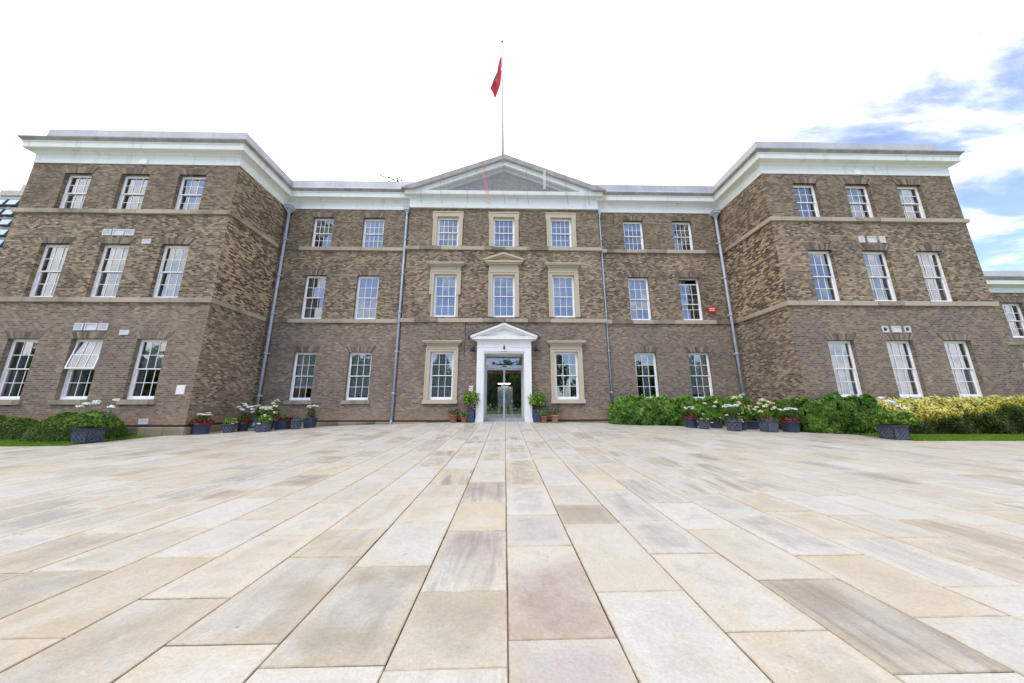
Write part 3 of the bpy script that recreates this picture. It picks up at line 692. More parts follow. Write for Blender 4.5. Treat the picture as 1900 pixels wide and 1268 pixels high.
# ------------------------------------------------------------------ annexe and far tower
an = empty('brick_annexe', (0, 0, 0), label='lower brick annexe with white cornice behind the right wing', cat='building')
ya = -1.0; AW = [(25.45, 26.62), (29.0, 30.2), (32.5, 33.7)]
wall('wall', wr + .02, 42, ZB, 6.85, ya, [(a, b, z0, z1) for a, b in AW for z0, z1 in ((4.42, 6.26), (1.3, 3.2))], parent=an, uoff=2.)
for a, b in AW:
    window(a, b, 4.42, 6.26, ya, 3, 2, style=(('curtain', 0, .35), ('curtain', .7, 1)), parent=an); window(a, b, 1.3, 3.2, ya, 3, 2, parent=an, sill=True)
PA = [(wr + .02, ya), (42, ya), (42, BACK)]
m = MB(); m.sweep(PA, [(-.2, 6.8), (.03, 6.8), (.03, 7.05), (.1, 7.1), (.3, 7.15), (.3, 7.38), (-.2, 7.38)]); m.build('cornice', WHITE, an)
m = MB(); m.sweep(PA, [(-.2, 7.383), (.33, 7.383), (.42, 7.52), (-.2, 7.54)]); m.build('gutter', GREYM, an)
m = MB(); m.sweep(PA, [(-.2, 7.5), (.2, 7.5), (.0, 7.7), (-.06, 8.05), (-.5, 8.06), (-.5, 7.5)]); m.build('parapet', LEAD, an)
m = MB(); m.sweep(PA, [(-.05, 4.05), (.05, 4.05), (.05, 4.22), (-.05, 4.22)]); m.build('string_course', STONE, an)
m = MB(); m.box(wr + .1, 41.7, ya + .4, BACK - .1, 7.6, 7.9); m.build('roof', LEAD, an)
m = MB(); m.box(wr + .1, 41.7, 3., 3.2, 0, 7.6); m.build('interior_wall', ROOM, an); side_wall('wall', 42, ya, BACK, ZB, 6.85, False, an, 0)

tw = empty('office_tower', (-165, 80, 0), math.radians(0), label='distant pale concrete tower with tilted blue windows beyond left wing', cat='building')
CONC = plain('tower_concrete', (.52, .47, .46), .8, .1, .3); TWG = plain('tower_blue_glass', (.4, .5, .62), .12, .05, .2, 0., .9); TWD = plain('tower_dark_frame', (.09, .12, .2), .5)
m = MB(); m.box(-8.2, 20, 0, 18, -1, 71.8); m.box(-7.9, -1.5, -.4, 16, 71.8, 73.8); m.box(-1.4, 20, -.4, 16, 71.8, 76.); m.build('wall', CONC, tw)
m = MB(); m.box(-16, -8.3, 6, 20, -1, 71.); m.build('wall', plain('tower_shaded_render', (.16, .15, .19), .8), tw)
for i in range(3):
    for j in range(9):
        x, z = -6.2 + 4.35 * i, 67.6 - 3.75 * j
        q = MB(); q.mesh([(x - 1.75, -.1, z), (x + 1.75, -.1, z), (x + 1.75, -.1, z + 2.7), (x - 1.75, -.1, z + 2.7), (x - 1.75, -1.15, z + .15), (x + 1.75, -1.15, z + .15), (x + 1.75, -.45, z + 2.6), (x - 1.75, -.45, z + 2.6)],
               [(0, 1, 5, 4), (1, 2, 6, 5), (2, 3, 7, 6), (3, 0, 4, 7), (4, 5, 6, 7)]); wn = q.build('window', TWD, tw)
        q = MB(); q.mesh([(x - 1.55, -1.13, z + .3), (x + 1.55, -1.13, z + .3), (x + 1.55, -.53, z + 2.48), (x - 1.55, -.53, z + 2.48)], [(0, 1, 2, 3)]); q.build('pane', TWG, wn)
m = MB()
for j in range(10): m.box(-8.3, 20, -.25, 0, 70.5 - 3.75 * j, 71. - 3.75 * j)
m.build('floor_slab', plain('tower_band', (.5, .47, .46), .8), tw)

# ------------------------------------------------------------------ foliage helper
def leaves(name, pos, nrm, size, mat, parent=None, aspect=.5, droop=.0, jitter=.6, rnd=None, fold=.15):
    """many small pointed leaves at pos, roughly facing nrm, hanging by droop"""
    n = len(pos); pos = np.asarray(pos, float); nrm = np.asarray(nrm, float) + rng.normal(0, jitter, (n, 3)); nrm /= np.linalg.norm(nrm, axis=1)[:, None] + 1e-9
    t = rng.normal(0, 1, (n, 3)); t[:, 2] -= droop * 2.2; t -= nrm * (t * nrm).sum(1)[:, None]; t /= np.linalg.norm(t, axis=1)[:, None] + 1e-9
    b = np.cross(nrm, t); L = (np.asarray(size) * rng.uniform(.65, 1.3, n))[:, None]; W = L * aspect
    V = np.stack([pos - t * L * .5, pos + b * W * .5 + nrm * L * fold - t * L * .08, pos + t * L * .5, pos - b * W * .5 + nrm * L * fold - t * L * .08], 1).reshape(-1, 3)
    me = bpy.data.meshes.new(name); me.vertices.add(4 * n); me.vertices.foreach_set('co', V.ravel())
    me.loops.add(4 * n); me.loops.foreach_set('vertex_index', np.arange(4 * n)); me.polygons.add(n); me.polygons.foreach_set('loop_start', np.arange(0, 4 * n, 4))
    me.update(calc_edges=True)
    a = me.attributes.new('rnd', 'FLOAT', 'FACE'); a.data.foreach_set('value', (rng.uniform(0, 1, n) if rnd is None else np.clip(rnd, 0, 1)).astype(np.float32))
    me.materials.append(mat); o = bpy.data.objects.new(name, me); COL.objects.link(o)
    if parent is not None: o.parent = parent
    return o
def blob(n, c, r, lo=.75, hi=1.04, zmin=-.3):
    """points near the surface of a lumpy ellipsoid, with normals"""
    d = rng.normal(0, 1, (n * 2, 3)); d /= np.linalg.norm(d, axis=1)[:, None]; d = d[d[:, 2] > zmin][:n]
    lump = 1 + .09 * np.sin(7 * d[:, 0] + 3 * d[:, 2]) * np.sin(6 * d[:, 1] + 2) + .06 * np.sin(13 * d[:, 2] + 9 * d[:, 0])
    p = np.asarray(c) + d * np.asarray(r) * (lump * rng.uniform(lo, hi, len(d)))[:, None]
    return p, d

# box hedges on the left lawn
def dome_hedge(name, x0, x1, y0, y1, h, n, label, mat=L_BOX, size=.075):
    c = ((x0 + x1) / 2, (y0 + y1) / 2); e = empty(name, (c[0], c[1], 0), label=label, cat='hedge', group='box hedges on the left lawn')
    ax, ay = (x1 - x0) / 2, (y1 - y0) / 2
    def prof(q): return np.maximum(0, 1 - q ** 2.6) ** .55
    u = rng.uniform(-1, 1, (n, 2)); q = np.sqrt((u ** 2).sum(1)); ok = q < 1; u, q = u[ok], q[ok]
    th = rng.uniform(0, 2 * math.pi, n // 2); uu = np.stack([np.cos(th), np.sin(th)], 1) * rng.uniform(.9, 1., (n // 2, 1)); u = np.concatenate([u, uu]); q = np.sqrt((u ** 2).sum(1))
    zt = h * prof(q) * (1 + .07 * np.sin(u[:, 0] * 9 + 1) * np.sin(u[:, 1] * 5) + .04 * np.sin(u[:, 0] * 23))
    z = np.where(rng.uniform(0, 1, len(u)) < .8, zt, zt * rng.uniform(.1, 1, len(u))) - np.abs(rng.normal(0, .03, len(u)))
    p = np.stack([u[:, 0] * ax, u[:, 1] * ay, np.maximum(z, .02) + gz(*c)], 1); nr = np.stack([u[:, 0] / ax * q ** 2, u[:, 1] / ay * q ** 2, .55 * np.ones(len(u))], 1)
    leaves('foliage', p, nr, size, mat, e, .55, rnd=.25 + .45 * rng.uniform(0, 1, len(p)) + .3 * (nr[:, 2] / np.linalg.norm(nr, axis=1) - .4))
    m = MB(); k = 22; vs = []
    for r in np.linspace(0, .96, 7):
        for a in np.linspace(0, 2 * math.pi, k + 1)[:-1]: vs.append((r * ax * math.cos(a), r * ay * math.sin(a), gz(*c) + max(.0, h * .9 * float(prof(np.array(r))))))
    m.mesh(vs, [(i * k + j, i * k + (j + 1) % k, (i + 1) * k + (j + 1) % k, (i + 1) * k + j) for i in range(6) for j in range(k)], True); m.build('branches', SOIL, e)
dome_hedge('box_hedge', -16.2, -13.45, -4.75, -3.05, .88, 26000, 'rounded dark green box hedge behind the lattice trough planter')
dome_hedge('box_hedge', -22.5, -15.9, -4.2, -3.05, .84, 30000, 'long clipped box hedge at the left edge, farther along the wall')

# creeper hedges along the right side
def bank(name, path, depth, h0, n, mat, size, label, cat, droop, leaf_rnd=None, group=None, aspect=.5, seed=0, core=None):
    """a leafy bank whose front follows path (list of x,y) and whose height wobbles"""
    P = [Vector(p) for p in path]; seg = [(P[i + 1] - P[i]).length for i in range(len(P) - 1)]; T = sum(seg)
    e = empty(name, (P[0].x, P[0].y, 0), label=label, cat=cat, group=group); org = np.array([P[0].x, P[0].y, 0])
    s = rng.uniform(0, T, n); idx = np.searchsorted(np.cumsum(seg), s).clip(0, len(seg) - 1); off = s - np.concatenate([[0], np.cumsum(seg)])[idx]
    A = np.array([(p.x, p.y) for p in P]); D = np.array([(P[i + 1] - P[i]).normalized()[:] for i in range(len(seg))]); base = A[idx] + D[idx] * off[:, None]; out = np.stack([D[idx][:, 1], -D[idx][:, 0]], 1)
    hh = h0(base[:, 0]) * (1 + .05 * np.sin(s * 5.1 + seed) + .04 * np.sin(s * 11.3 + seed * 2) + .03 * np.sin(s * 23.))
    endt = np.minimum(1, np.minimum(s, T - s) / .5 + .12) ** .5
    f = rng.uniform(0, 1, n); top = f > .72
    v = np.where(top, 1., f / .72)                    # height fraction on the face
    bulge = np.sin(np.clip(v, 0, 1) * math.pi) * .16 + .07 * np.sin(s * 4 + v * 6 + seed) + .05 * np.sin(s * 9.7 - v * 11)
    back = np.where(top, rng.uniform(0, depth, n), np.where(v > .8, (v - .8) * .8 * depth, 0))
    inn = np.abs(rng.normal(0, .05, n))
    xy = base + out * ((bulge - inn) * endt)[:, None] - out * (back + depth * (1 - endt) * .5)[:, None]
    zg = g(xy[:, 0], xy[:, 1]); z = zg + hh * v * (.35 + .65 * endt) - np.where(top, inn + back / depth * .1, 0) + np.where(v > .95, rng.normal(0, .05, n), 0)
    p = np.stack([xy[:, 0], xy[:, 1], np.maximum(z, zg + .02)], 1); nr = np.stack([out[:, 0], out[:, 1], np.where(top, 1.6, .35)], 1)
    r = leaf_rnd(p, v, s) if leaf_rnd else None
    leaves('foliage', p - org, nr, size, mat, e, aspect, droop, .5, r)
    m = MB()
    for i in range(len(P) - 1):
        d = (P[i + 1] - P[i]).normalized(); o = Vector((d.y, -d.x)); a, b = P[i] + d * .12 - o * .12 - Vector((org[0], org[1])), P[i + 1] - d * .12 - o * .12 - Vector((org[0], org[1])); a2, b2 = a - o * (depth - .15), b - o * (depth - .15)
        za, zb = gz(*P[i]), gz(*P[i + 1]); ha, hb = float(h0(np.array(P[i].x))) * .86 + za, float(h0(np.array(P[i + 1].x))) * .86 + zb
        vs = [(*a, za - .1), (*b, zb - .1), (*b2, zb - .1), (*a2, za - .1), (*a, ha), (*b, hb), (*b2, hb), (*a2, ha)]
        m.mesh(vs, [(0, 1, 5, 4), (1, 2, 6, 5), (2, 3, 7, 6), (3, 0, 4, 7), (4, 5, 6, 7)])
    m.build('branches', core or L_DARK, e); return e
clump = lambda p, k=1.6: .5 + .5 * np.sin(p[:, 0] * 5 * k + 2 * np.sin(p[:, 2] * 7)) * np.sin(p[:, 2] * 9 * k + p[:, 0] * 3)
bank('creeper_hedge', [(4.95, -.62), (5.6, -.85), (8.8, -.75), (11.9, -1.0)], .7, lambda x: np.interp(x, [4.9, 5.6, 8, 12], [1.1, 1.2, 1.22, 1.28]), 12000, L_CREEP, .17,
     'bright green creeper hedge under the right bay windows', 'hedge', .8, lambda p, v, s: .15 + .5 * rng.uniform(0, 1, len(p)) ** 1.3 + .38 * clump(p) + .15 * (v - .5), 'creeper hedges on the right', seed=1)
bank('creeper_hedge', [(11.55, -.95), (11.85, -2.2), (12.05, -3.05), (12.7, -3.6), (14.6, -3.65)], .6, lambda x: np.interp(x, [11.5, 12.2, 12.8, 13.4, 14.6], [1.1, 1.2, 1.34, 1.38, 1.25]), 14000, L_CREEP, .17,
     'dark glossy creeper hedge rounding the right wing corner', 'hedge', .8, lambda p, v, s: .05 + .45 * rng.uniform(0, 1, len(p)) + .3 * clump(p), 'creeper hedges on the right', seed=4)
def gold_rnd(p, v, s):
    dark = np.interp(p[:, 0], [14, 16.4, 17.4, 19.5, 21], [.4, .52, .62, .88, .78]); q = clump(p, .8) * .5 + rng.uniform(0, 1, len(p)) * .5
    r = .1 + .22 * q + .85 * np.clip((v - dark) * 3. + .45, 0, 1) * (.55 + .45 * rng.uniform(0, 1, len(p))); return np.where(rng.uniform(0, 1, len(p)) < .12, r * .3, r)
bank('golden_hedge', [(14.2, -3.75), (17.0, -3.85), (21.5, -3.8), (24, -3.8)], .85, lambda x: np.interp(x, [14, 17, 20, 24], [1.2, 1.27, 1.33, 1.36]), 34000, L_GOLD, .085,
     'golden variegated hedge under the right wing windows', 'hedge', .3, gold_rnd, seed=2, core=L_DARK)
def spray(name, x, y, h, n, mat, size, label):
    e = empty(name, (x, y, gz(x, y)), label=label, cat='shrub'); return e
# grass strips
def grass(name, poly, n, h):
    xs = [p[0] for p in poly]; ys = [p[1] for p in poly]; P = np.stack([rng.uniform(min(xs), max(xs), n), rng.uniform(min(ys), max(ys), n)], 1)
    p = np.stack([P[:, 0], P[:, 1], g(P[:, 0], P[:, 1]) + h * .3], 1); nr = np.stack([rng.normal(0, 1, n), rng.normal(0, 1, n), .1 * np.ones(n)], 1)
    o = leaves(name, p, nr, h, GRASS, None, .14, -1.4, .1); o['kind'] = 'stuff'; return o
grass('grass', [(13.15, -5.52), (24, -5.52), (24, -3.6), (13.15, -3.6)], 42000, .07)
grass('grass', [(-23, -5.52), (-13.2, -5.52), (-13.2, -3.1), (-23, -3.1)], 30000, .07)

# ------------------------------------------------------------------ potted plants
def lattice_round(r0, r1, h, p, n=9):
    m = MB()
    for sg in (-1, 1):
        for i in range(n):
            pts = []
            for k in range(7):
                t = k / 6; a = 2 * math.pi * (i / n) + sg * t * 2 * math.pi / n * 1.5; r = r0 + (r1 - r0) * (.12 + .72 * t) + .004; pts.append((r * math.cos(a), r * math.sin(a), h * (.12 + .72 * t)))
            m.tube(pts, .008, 5)
    m.build('lattice', RIDGE, p)
def round_pot(parent, r, h, mat, lattice=False, taper=.82, n=24):
    m = MB(); r0 = r * taper
    m.lathe([(0, 0), (r0, 0), (r0 * 1.02, .03), (r * .97, h * .86), (r * 1.05, h * .87), (r * 1.06, h), (r * .95, h), (r * .93, h * .93), (0, h * .93)], n=n)
    p = m.build('pot', mat, parent)
    if lattice: lattice_round(r0, r * .98, h, p)
    return p
def square_pot(parent, w, h, mat, lattice=False, taper=.86, d=None):
    m = MB(); d = d or w; a, b = w / 2, d / 2; A, B_ = a * taper, b * taper
    def ring(q, r, z): return [(-q, -r, z), (q, -r, z), (q, r, z), (-q, r, z)]
    rings = [ring(A, B_, 0), ring(a * .98, b * .98, h * .88), ring(a * 1.04, b * 1.04, h * .885), ring(a * 1.04, b * 1.04, h), ring(a * .93, b * .93, h), ring(a * .9, b * .9, h * .93)]
    vs = [p for r in rings for p in r]; fs = [(0, 3, 2, 1)] + [(i * 4 + k, i * 4 + (k + 1) % 4, (i + 1) * 4 + (k + 1) % 4, (i + 1) * 4 + k) for i in range(5) for k in range(4)] + [(20, 21, 22, 23)]
    m.mesh(vs, fs); p = m.build('pot', mat, parent)
    if lattice:
        q = MB()
        for f in range(4):
            def pt(u, t):
                aa, bb = A + (a * .98 - A) * t / .88, B_ + (b * .98 - B_) * t / .88; e = .006
                return [(aa * u, -bb - e, h * t), (aa + e, bb * u, h * t), (-aa * u, bb + e, h * t), (-aa - e, -bb * u, h * t)][f]
            N = 4
            for i in range(-N, N + 1):
                for sg in (-1, 1):
                    u0 = 2 * i / N; pts = []
                    for k in range(9):
                        t = k / 8; u = u0 + sg * t * 2 * 2 / N * 1.2
                        if abs(u) <= .93: pts.append(pt(u, .1 + .72 * t))
                    if len(pts) > 1: q.tube(pts, .0075, 5)
            q.tube([pt(-.93, .1), pt(.93, .1), pt(.93, .82), pt(-.93, .82), pt(-.93, .1)], .009, 5)
        q.build('lattice', RIDGE, p)
    return p
def foliage(parent, c, r, n, size, mat, aspect=.45, droop=.2, name='foliage'):
    p, d = blob(n, c, r, .35, 1.05, -.5); return leaves(name, p, d, size, mat, parent, aspect, droop, .6)
def umbels(parent, heads, mat, stem0, r=.05, k=26, flat=.45, name='flowers'):
    """flower heads on stems: each head a small dome of petals"""
    P = []; D = []; o = None
    for h in heads:
        p, d = blob(k, h, (r, r, r * flat), .6, 1.05, -.15)
        if len(heads) <= 12: leaves('flower_head', p, d, r * .68, mat, parent, .8, 0, .35)
        P.append(p); D.append(d)
    if len(heads) > 12: o = leaves(name, np.concatenate(P), np.concatenate(D), r * .68, mat, parent, .8, 0, .35)
    m = MB()
    for h in heads: m.tube([(h[0] * .35 + stem0[0] * .65, h[1] * .35 + stem0[1] * .65, stem0[2]), (h[0] * .9, h[1] * .9, (h[2] + stem0[2]) / 2), h], .006, 4)
    m.build('stem', STEM, parent); return o
def ring_heads(n, r, z0, z1):
    return [(r * math.sqrt(random.random()) * math.cos(a), r * math.sqrt(random.random()) * math.sin(a), random.uniform(z0, z1)) for a in np.linspace(0, 6.28, n + 1)[:-1]]
def blades(parent, c, n, L, mat, name='foliage', w=.022, lift=1.0):
    m = MB()
    for i in range(n):
        a = random.random() * 6.28; l = L * random.uniform(.6, 1.1); sp = random.uniform(.15, .9); pts = []; m.rnd = random.random()
        for k in range(5):
            t = k / 4; pts.append((c[0] + math.cos(a) * sp * l * t, c[1] + math.sin(a) * sp * l * t, c[2] + l * lift * (t - .55 * sp * t * t)))
        s = (-math.sin(a) * w / 2, math.cos(a) * w / 2)
        for k in range(4):
            w0, w1 = 1 - (k / 4) ** 2 * .9, 1 - ((k + 1) / 4) ** 2 * .97; p, q = pts[k], pts[k + 1]
            m.face([(p[0] - s[0] * w0, p[1] - s[1] * w0, p[2]), (p[0] + s[0] * w0, p[1] + s[1] * w0, p[2]), (q[0] + s[0] * w1, q[1] + s[1] * w1, q[2]), (q[0] - s[0] * w1, q[1] - s[1] * w1, q[2])])
    return m.build(name, mat, parent)
GL, GR, GD = 'planted pots by the left wing corner', 'planted pots in front of the right hedge', 'planted pots beside the entrance'
def pp(x, y, label, group, rz=0.): return empty('potted_plant', (x, y, gz(x, y)), rz, label=label, cat='potted plant', group=group)
def red_skirt(e, r, h, n=260): 
    p, d = blob(n, (0, 0, h + .02), (r * 1.35, r * 1.35, .13), .45, 1.05, -.6); leaves('red_foliage', p, d, .085, L_RED, e, .6, .6, .5)
def daisy(e, h, r=.2, z=.32, n=15):
    foliage(e, (0, 0, h + z * .4), (r * .8, r * .8, z * .6), 220, .07, L_MID); umbels(e, ring_heads(n, r, h + z * .85, h + z * 1.08), F_WHITE, (0, 0, h), .055, 26, .35)

# left row
e = pp(-11.88, -2.6, 'tapered blue pot with red foliage and white daisies, at the wing corner', GL); round_pot(e, .27, .42, POTB); red_skirt(e, .27, .42); daisy(e, .44, .2, .34)
e = pp(-11.25, -2.1, 'low lattice pot with lime green leaves, leftmost of the lattice pots by the wing', GL); round_pot(e, .2, .34, POTL, True); foliage(e, (0, 0, .42), (.24, .24, .16), 180, .1, L_LIGHT, .6, .5)
umbels(e, [(.2, -.12, .36), (.22, .02, .4)], F_WHITE, (.1, 0, .3), .045)
e = pp(-11.12, -1.6, 'dark pot with tall white agapanthus heads and red leaves', GL); round_pot(e, .2, .36, POTB); red_skirt(e, .17, .38, 180); foliage(e, (-.05, 0, .55), (.2, .2, .22), 160, .1, L_MID)
umbels(e, [(-.22, 0, .92), (-.12, .1, 1.06), (-.26, -.05, 1.0), (.1, 0, .98), (.2, .05, 1.0), (-.05, -.1, .88), (.28, 0, .9), (-.18, .1, 1.12), (.3, 0, .78)], F_WHITE, (0, 0, .5), .075, 34, .7)
e = pp(-10.62, -1.05, 'big round green hydrangea with cream heads in a dark pot under the downpipe', GL); square_pot(e, .46, .4, POTB); foliage(e, (0, 0, .68), (.5, .45, .36), 900, .12, L_CREEP, .62, .4)
umbels(e, [(-.3, -.2, 1.02), (.2, 0, 1.12), (.3, .1, 1.25), (.1, -.2, .96), (.42, -.1, .72), (.4, -.1, 1.0)], F_CREAM, (0, 0, .7), .1, 46, .75); red_skirt(e, .16, .34, 70)
e = pp(-10.17, -1.75, 'plain square slate blue pot with white daisies in the middle of the group', GL); square_pot(e, .42, .42, POTB); daisy(e, .45, .24, .5, 18)
e = pp(-9.86, -2.12, 'square lattice pot with yellow green leaves and trailing white petunias, frontmost', GL, .2); square_pot(e, .4, .36, POTL, True); foliage(e, (0, 0, .46), (.24, .24, .22), 260, .09, L_LIGHT, .55, .4)
umbels(e, [(-.12, -.22, .34), (-.05, -.24, .32), (.06, -.15, .62), (.02, -.1, .68), (.22, -.1, .5)], F_WHITE, (0, 0, .36), .05)
e = pp(-9.78, -1.1, 'wide dark pot with arching green leaves and red leaves on both sides', GL); square_pot(e, .5, .38, POTB, False, .9)
blades(e, (0, 0, .36), 60, .42, L_LIGHT, w=.035)
for sx in (-.2, .24):
    p, d = blob(110, (sx, 0, .46), (.16, .14, .12), .3, 1.05, -.7); leaves('red_foliage', p, d, .085, L_RED, e, .6, .5, .5)
e = pp(-9.13, -1.25, 'lattice pot with sparse grey foliage standing alone', GL); round_pot(e, .2, .4, POTL, True); foliage(e, (0, 0, .45), (.2, .2, .13), 170, .055, L_GREY); umbels(e, [(-.1, 0, .66), (.12, 0, .7), (.02, .05, .78)], F_CREAM, (0, 0, .42), .025, 12)
e = pp(-8.9, -.66, 'tall plain blue pot with white daisies, nearest the left bay window', GL); square_pot(e, .4, .44, POTB); daisy(e, .46, .24, .5, 16); foliage(e, (0, 0, .5), (.26, .26, .1), 90, .07, L_DARK)
# trough planters
def trough(x, y, rz, label, heads):
    e = empty('trough_planter', (x, y, gz(x, y)), rz, label=label, cat='planter', group='lattice trough planters'); square_pot(e, .5, .46, POTL, True, .92, .48)
    foliage(e, (0, 0, .64), (.56, .5, .28), 1700, .13, L_CREEP, .4, .4); blades(e, (0, 0, .5), 120, .55, L_LIGHT, 'blade_foliage', .03)
    umbels(e, heads, F_WHITE, (0, 0, .6), .085, 40, .6)
trough(-13.27, -4.83, math.radians(5), 'lattice trough planter with white agapanthus before the box hedge', [(-.3, 0, 1.2), (-.12, .1, 1.28), (-.2, -.1, 1.2), (-.02, 0, 1.22), (.42, .1, 1.32), (.45, 0, 1.1), (-.45, 0, 1.12)])
trough(12.82, -5.12, math.radians(-4), 'lattice trough planter with tall white flowers before the golden hedge', [(-.02, .1, 1.32), (.05, 0, 1.22), (.28, .1, 1.12), (.2, 0, 1.18), (.42, .1, 1.05), (.55, 0, .98)])
# by the door
e = pp(-2.42, -.3, 'terracotta pot with mauve flowers, left of the door', GD); round_pot(e, .2, .36, TERRA, False, .7); foliage(e, (0, 0, .5), (.36, .3, .24), 420, .07, L_GREY); umbels(e, ring_heads(26, .34, .5, .72), F_MAUVE, (0, 0, .4), .03, 10)
e = pp(-1.9, -.5, 'small terracotta pot with spiky green plant, left of the door', GD); round_pot(e, .14, .26, TERRA, False, .72); blades(e, (0, 0, .24), 70, .4, L_LIGHT, w=.03); foliage(e, (0, 0, .36), (.2, .18, .15), 120, .08, L_LIGHT)
e = pp(-1.6, -.36, 'slim dark square pot with a leafy bush and white flowers', GD); square_pot(e, .34, .58, POTB, False, .95); foliage(e, (-.02, 0, 1.06), (.4, .3, .42), 620, .13, L_LIGHT, .5, .5); foliage(e, (.1, -.1, .75), (.22, .2, .2), 160, .06, L_MID)
umbels(e, [(.1, -.25, .66), (.06, -.26, .8), (.18, -.24, .86), (.14, -.24, .74), (.2, -.22, .62), (0, -.24, .72)], F_WHITE, (.05, -.1, .6), .035, 14)
e = pp(1.58, -.36, 'dark square pot with a dense yellow green bush, right of the door', GD); square_pot(e, .44, .58, POTB, False, .9); foliage(e, (0, 0, .98), (.42, .34, .46), 950, .12, L_LIGHT, .5, .5)
e = pp(1.86, -.62, 'small terracotta pot with a light green plant, right of the door', GD); round_pot(e, .15, .3, TERRA, False, .72); foliage(e, (-.05, 0, .42), (.26, .22, .2), 230, .09, L_LIGHT)
e = pp(2.4, -.42, 'pale terracotta pot with dusky purple foliage, right of the door', GD); round_pot(e, .21, .34, PALET, False, .65); foliage(e, (0, 0, .5), (.4, .32, .24), 480, .075, L_GREY); umbels(e, ring_heads(14, .34, .45, .7), F_MAUVE, (0, 0, .4), .025, 8)
# right row
e = pp(8.25, -1.55, 'plain blue pot with red skirt and white daisies, leftmost in front of the hedge', GR); round_pot(e, .27, .42, POTB); red_skirt(e, .27, .42); daisy(e, .44, .24, .42, 16)
e = pp(8.5, -2.05, 'small lattice pot with trailing white flowers, second from the left of the hedge', GR); round_pot(e, .21, .34, POTL, True); foliage(e, (0, 0, .38), (.3, .26, .12), 200, .07, L_MID); umbels(e, [(-.24, 0, .3), (.28, -.1, .26), (.22, 0, .4), (-.15, -.1, .42), (.1, -.15, .4), (.02, 0, .62)], F_WHITE, (0, 0, .34), .05, 18)
e = pp(9.35, -1.6, 'dark pot with a grassy green mound and three pale flower heads', GR); round_pot(e, .25, .32, POTB); blades(e, (0, 0, .28), 150, .62, L_LIGHT, w=.03); foliage(e, (0, 0, .42), (.4, .36, .22), 350, .12, L_CREEP, .4)
umbels(e, [(-.4, 0, 1.05), (.1, 0, 1.1), (-.05, -.1, .92)], F_CREAM, (0, 0, .5), .09, 40, .6)
e = pp(9.3, -2.7, 'wide lattice pot with a flat spread of white daisies and grey leaves', GR); round_pot(e, .28, .4, POTL, True); daisy(e, .5, .3, .5, 22); foliage(e, (0, 0, .44), (.34, .3, .12), 260, .07, L_GREY); umbels(e, [(-.3, -.1, .62), (.3, -.1, .36), (.34, 0, .42), (.28, 0, .66)], F_WHITE, (0, 0, .4), .05)
e = pp(9.9, -2.3, 'small plain blue pot tucked behind the wide lattice pot, with red leaves', GR); round_pot(e, .22, .34, POTB); red_skirt(e, .18, .34, 120)
e = pp(10.7, -1.75, 'wide dark pot with a leafy hydrangea carrying cream and buff heads', GR); round_pot(e, .38, .36, POTB); foliage(e, (0, 0, .62), (.5, .42, .36), 700, .14, L_CREEP, .62, .4); umbels(e, [(-.5, 0, 1.32), (-.15, .1, 1.36)], F_CREAM, (0, 0, .7), .11, 46, .9)
umbels(e, [(-.4, -.1, 1.08), (.05, -.1, .92), (-.08, -.15, .82)], F_BUFF, (0, 0, .6), .12, 46, .75, 'buff_flowers')
e = pp(10.48, -3.0, 'tall lattice pot with a fan of cream lilies', GR); square_pot(e, .46, .46, POTL, True, .86); blades(e, (0, 0, .42), 60, .6, L_LIGHT, w=.03); foliage(e, (0, 0, .48), (.3, .28, .12), 260, .07, L_GREY); red_skirt(e, .24, .46, 60)
umbels(e, [(-.36, 0, .95), (-.46, 0, .86), (-.22, 0, 1.1), (-.1, .05, 1.22), (.04, 0, 1.02), (.14, 0, 1.16), (.28, 0, 1.1), (.36, 0, .92), (.22, -.1, .88), (-.12, -.1, .98), (-.3, -.1, .78), (.06, .1, 1.24)], F_CREAM, (0, 0, .5), .08, 30, .9)
e = pp(11.42, -2.95, 'plain blue pot with red foliage and a flat white daisy top, rightmost', GR); round_pot(e, .3, .42, POTB); red_skirt(e, .3, .42, 300); daisy(e, .46, .3, .44, 20)

# ------------------------------------------------------------------ trees
def tree(x, y, h, crown, n, size, mat, label, twig=None):
    e = empty('tree', (x, y, 0), label=label, cat='tree'); m = MB()
    m.tube([(0, 0, -.2), (.1, 0, h * .3), (-.05, .1, h * .6), (.05, 0, h * .9)], [.35, .28, .18, .06], 10)
    for i in range(9):
        a = i * 2.4; z = h * (.35 + .055 * i); r = crown * (.85 - .05 * i); m.tube([(0, 0, z), (r * .5 * math.cos(a), r * .5 * math.sin(a), z + .1 * h), (r * math.cos(a), r * math.sin(a), z + .16 * h)], [.13, .08, .03], 6)
    if twig:
        for q in twig: m.tube([(0, 0, h * .8), (q[0] * .5, q[1] * .5, (h * .8 + q[2]) / 2 + .3), q], [.09, .06, .03], 5)
    m.build('trunk', BARK, e); P = []; D = []
    for i in range(26):
        a = random.random() * 6.28; rr = crown * math.sqrt(random.random()) * .75; z = h * random.uniform(.42, .88); c = (rr * math.cos(a) * (1.2 - z / h * .6), rr * math.sin(a) * (1.2 - z / h * .6), z); s = crown * random.uniform(.25, .4)
        p, d = blob(n // 26, c, (s, s, s * .75), .4, 1.05, -.9); P.append(p); D.append(d)
    if twig:
        for q in twig:
            p = np.array(q) + rng.normal(0, .13, (8, 3)) + np.array([-.5, 0, .1]) * rng.uniform(0, 1, (8, 1)); P.append(p); D.append(np.ones((8, 3)))
    leaves('crown', np.concatenate(P), np.concatenate(D), size, mat, e, .6, .3, .8); return e
tree(-12.4, 14.2, 23.2, 4.2, 9000, .3, L_MID, 'tall tree behind the roof with only its top twigs showing', [(-.9, 0, 26.15), (-.1, 0, 25.75), (.5, .2, 25.7), (.9, 0, 25.65)])
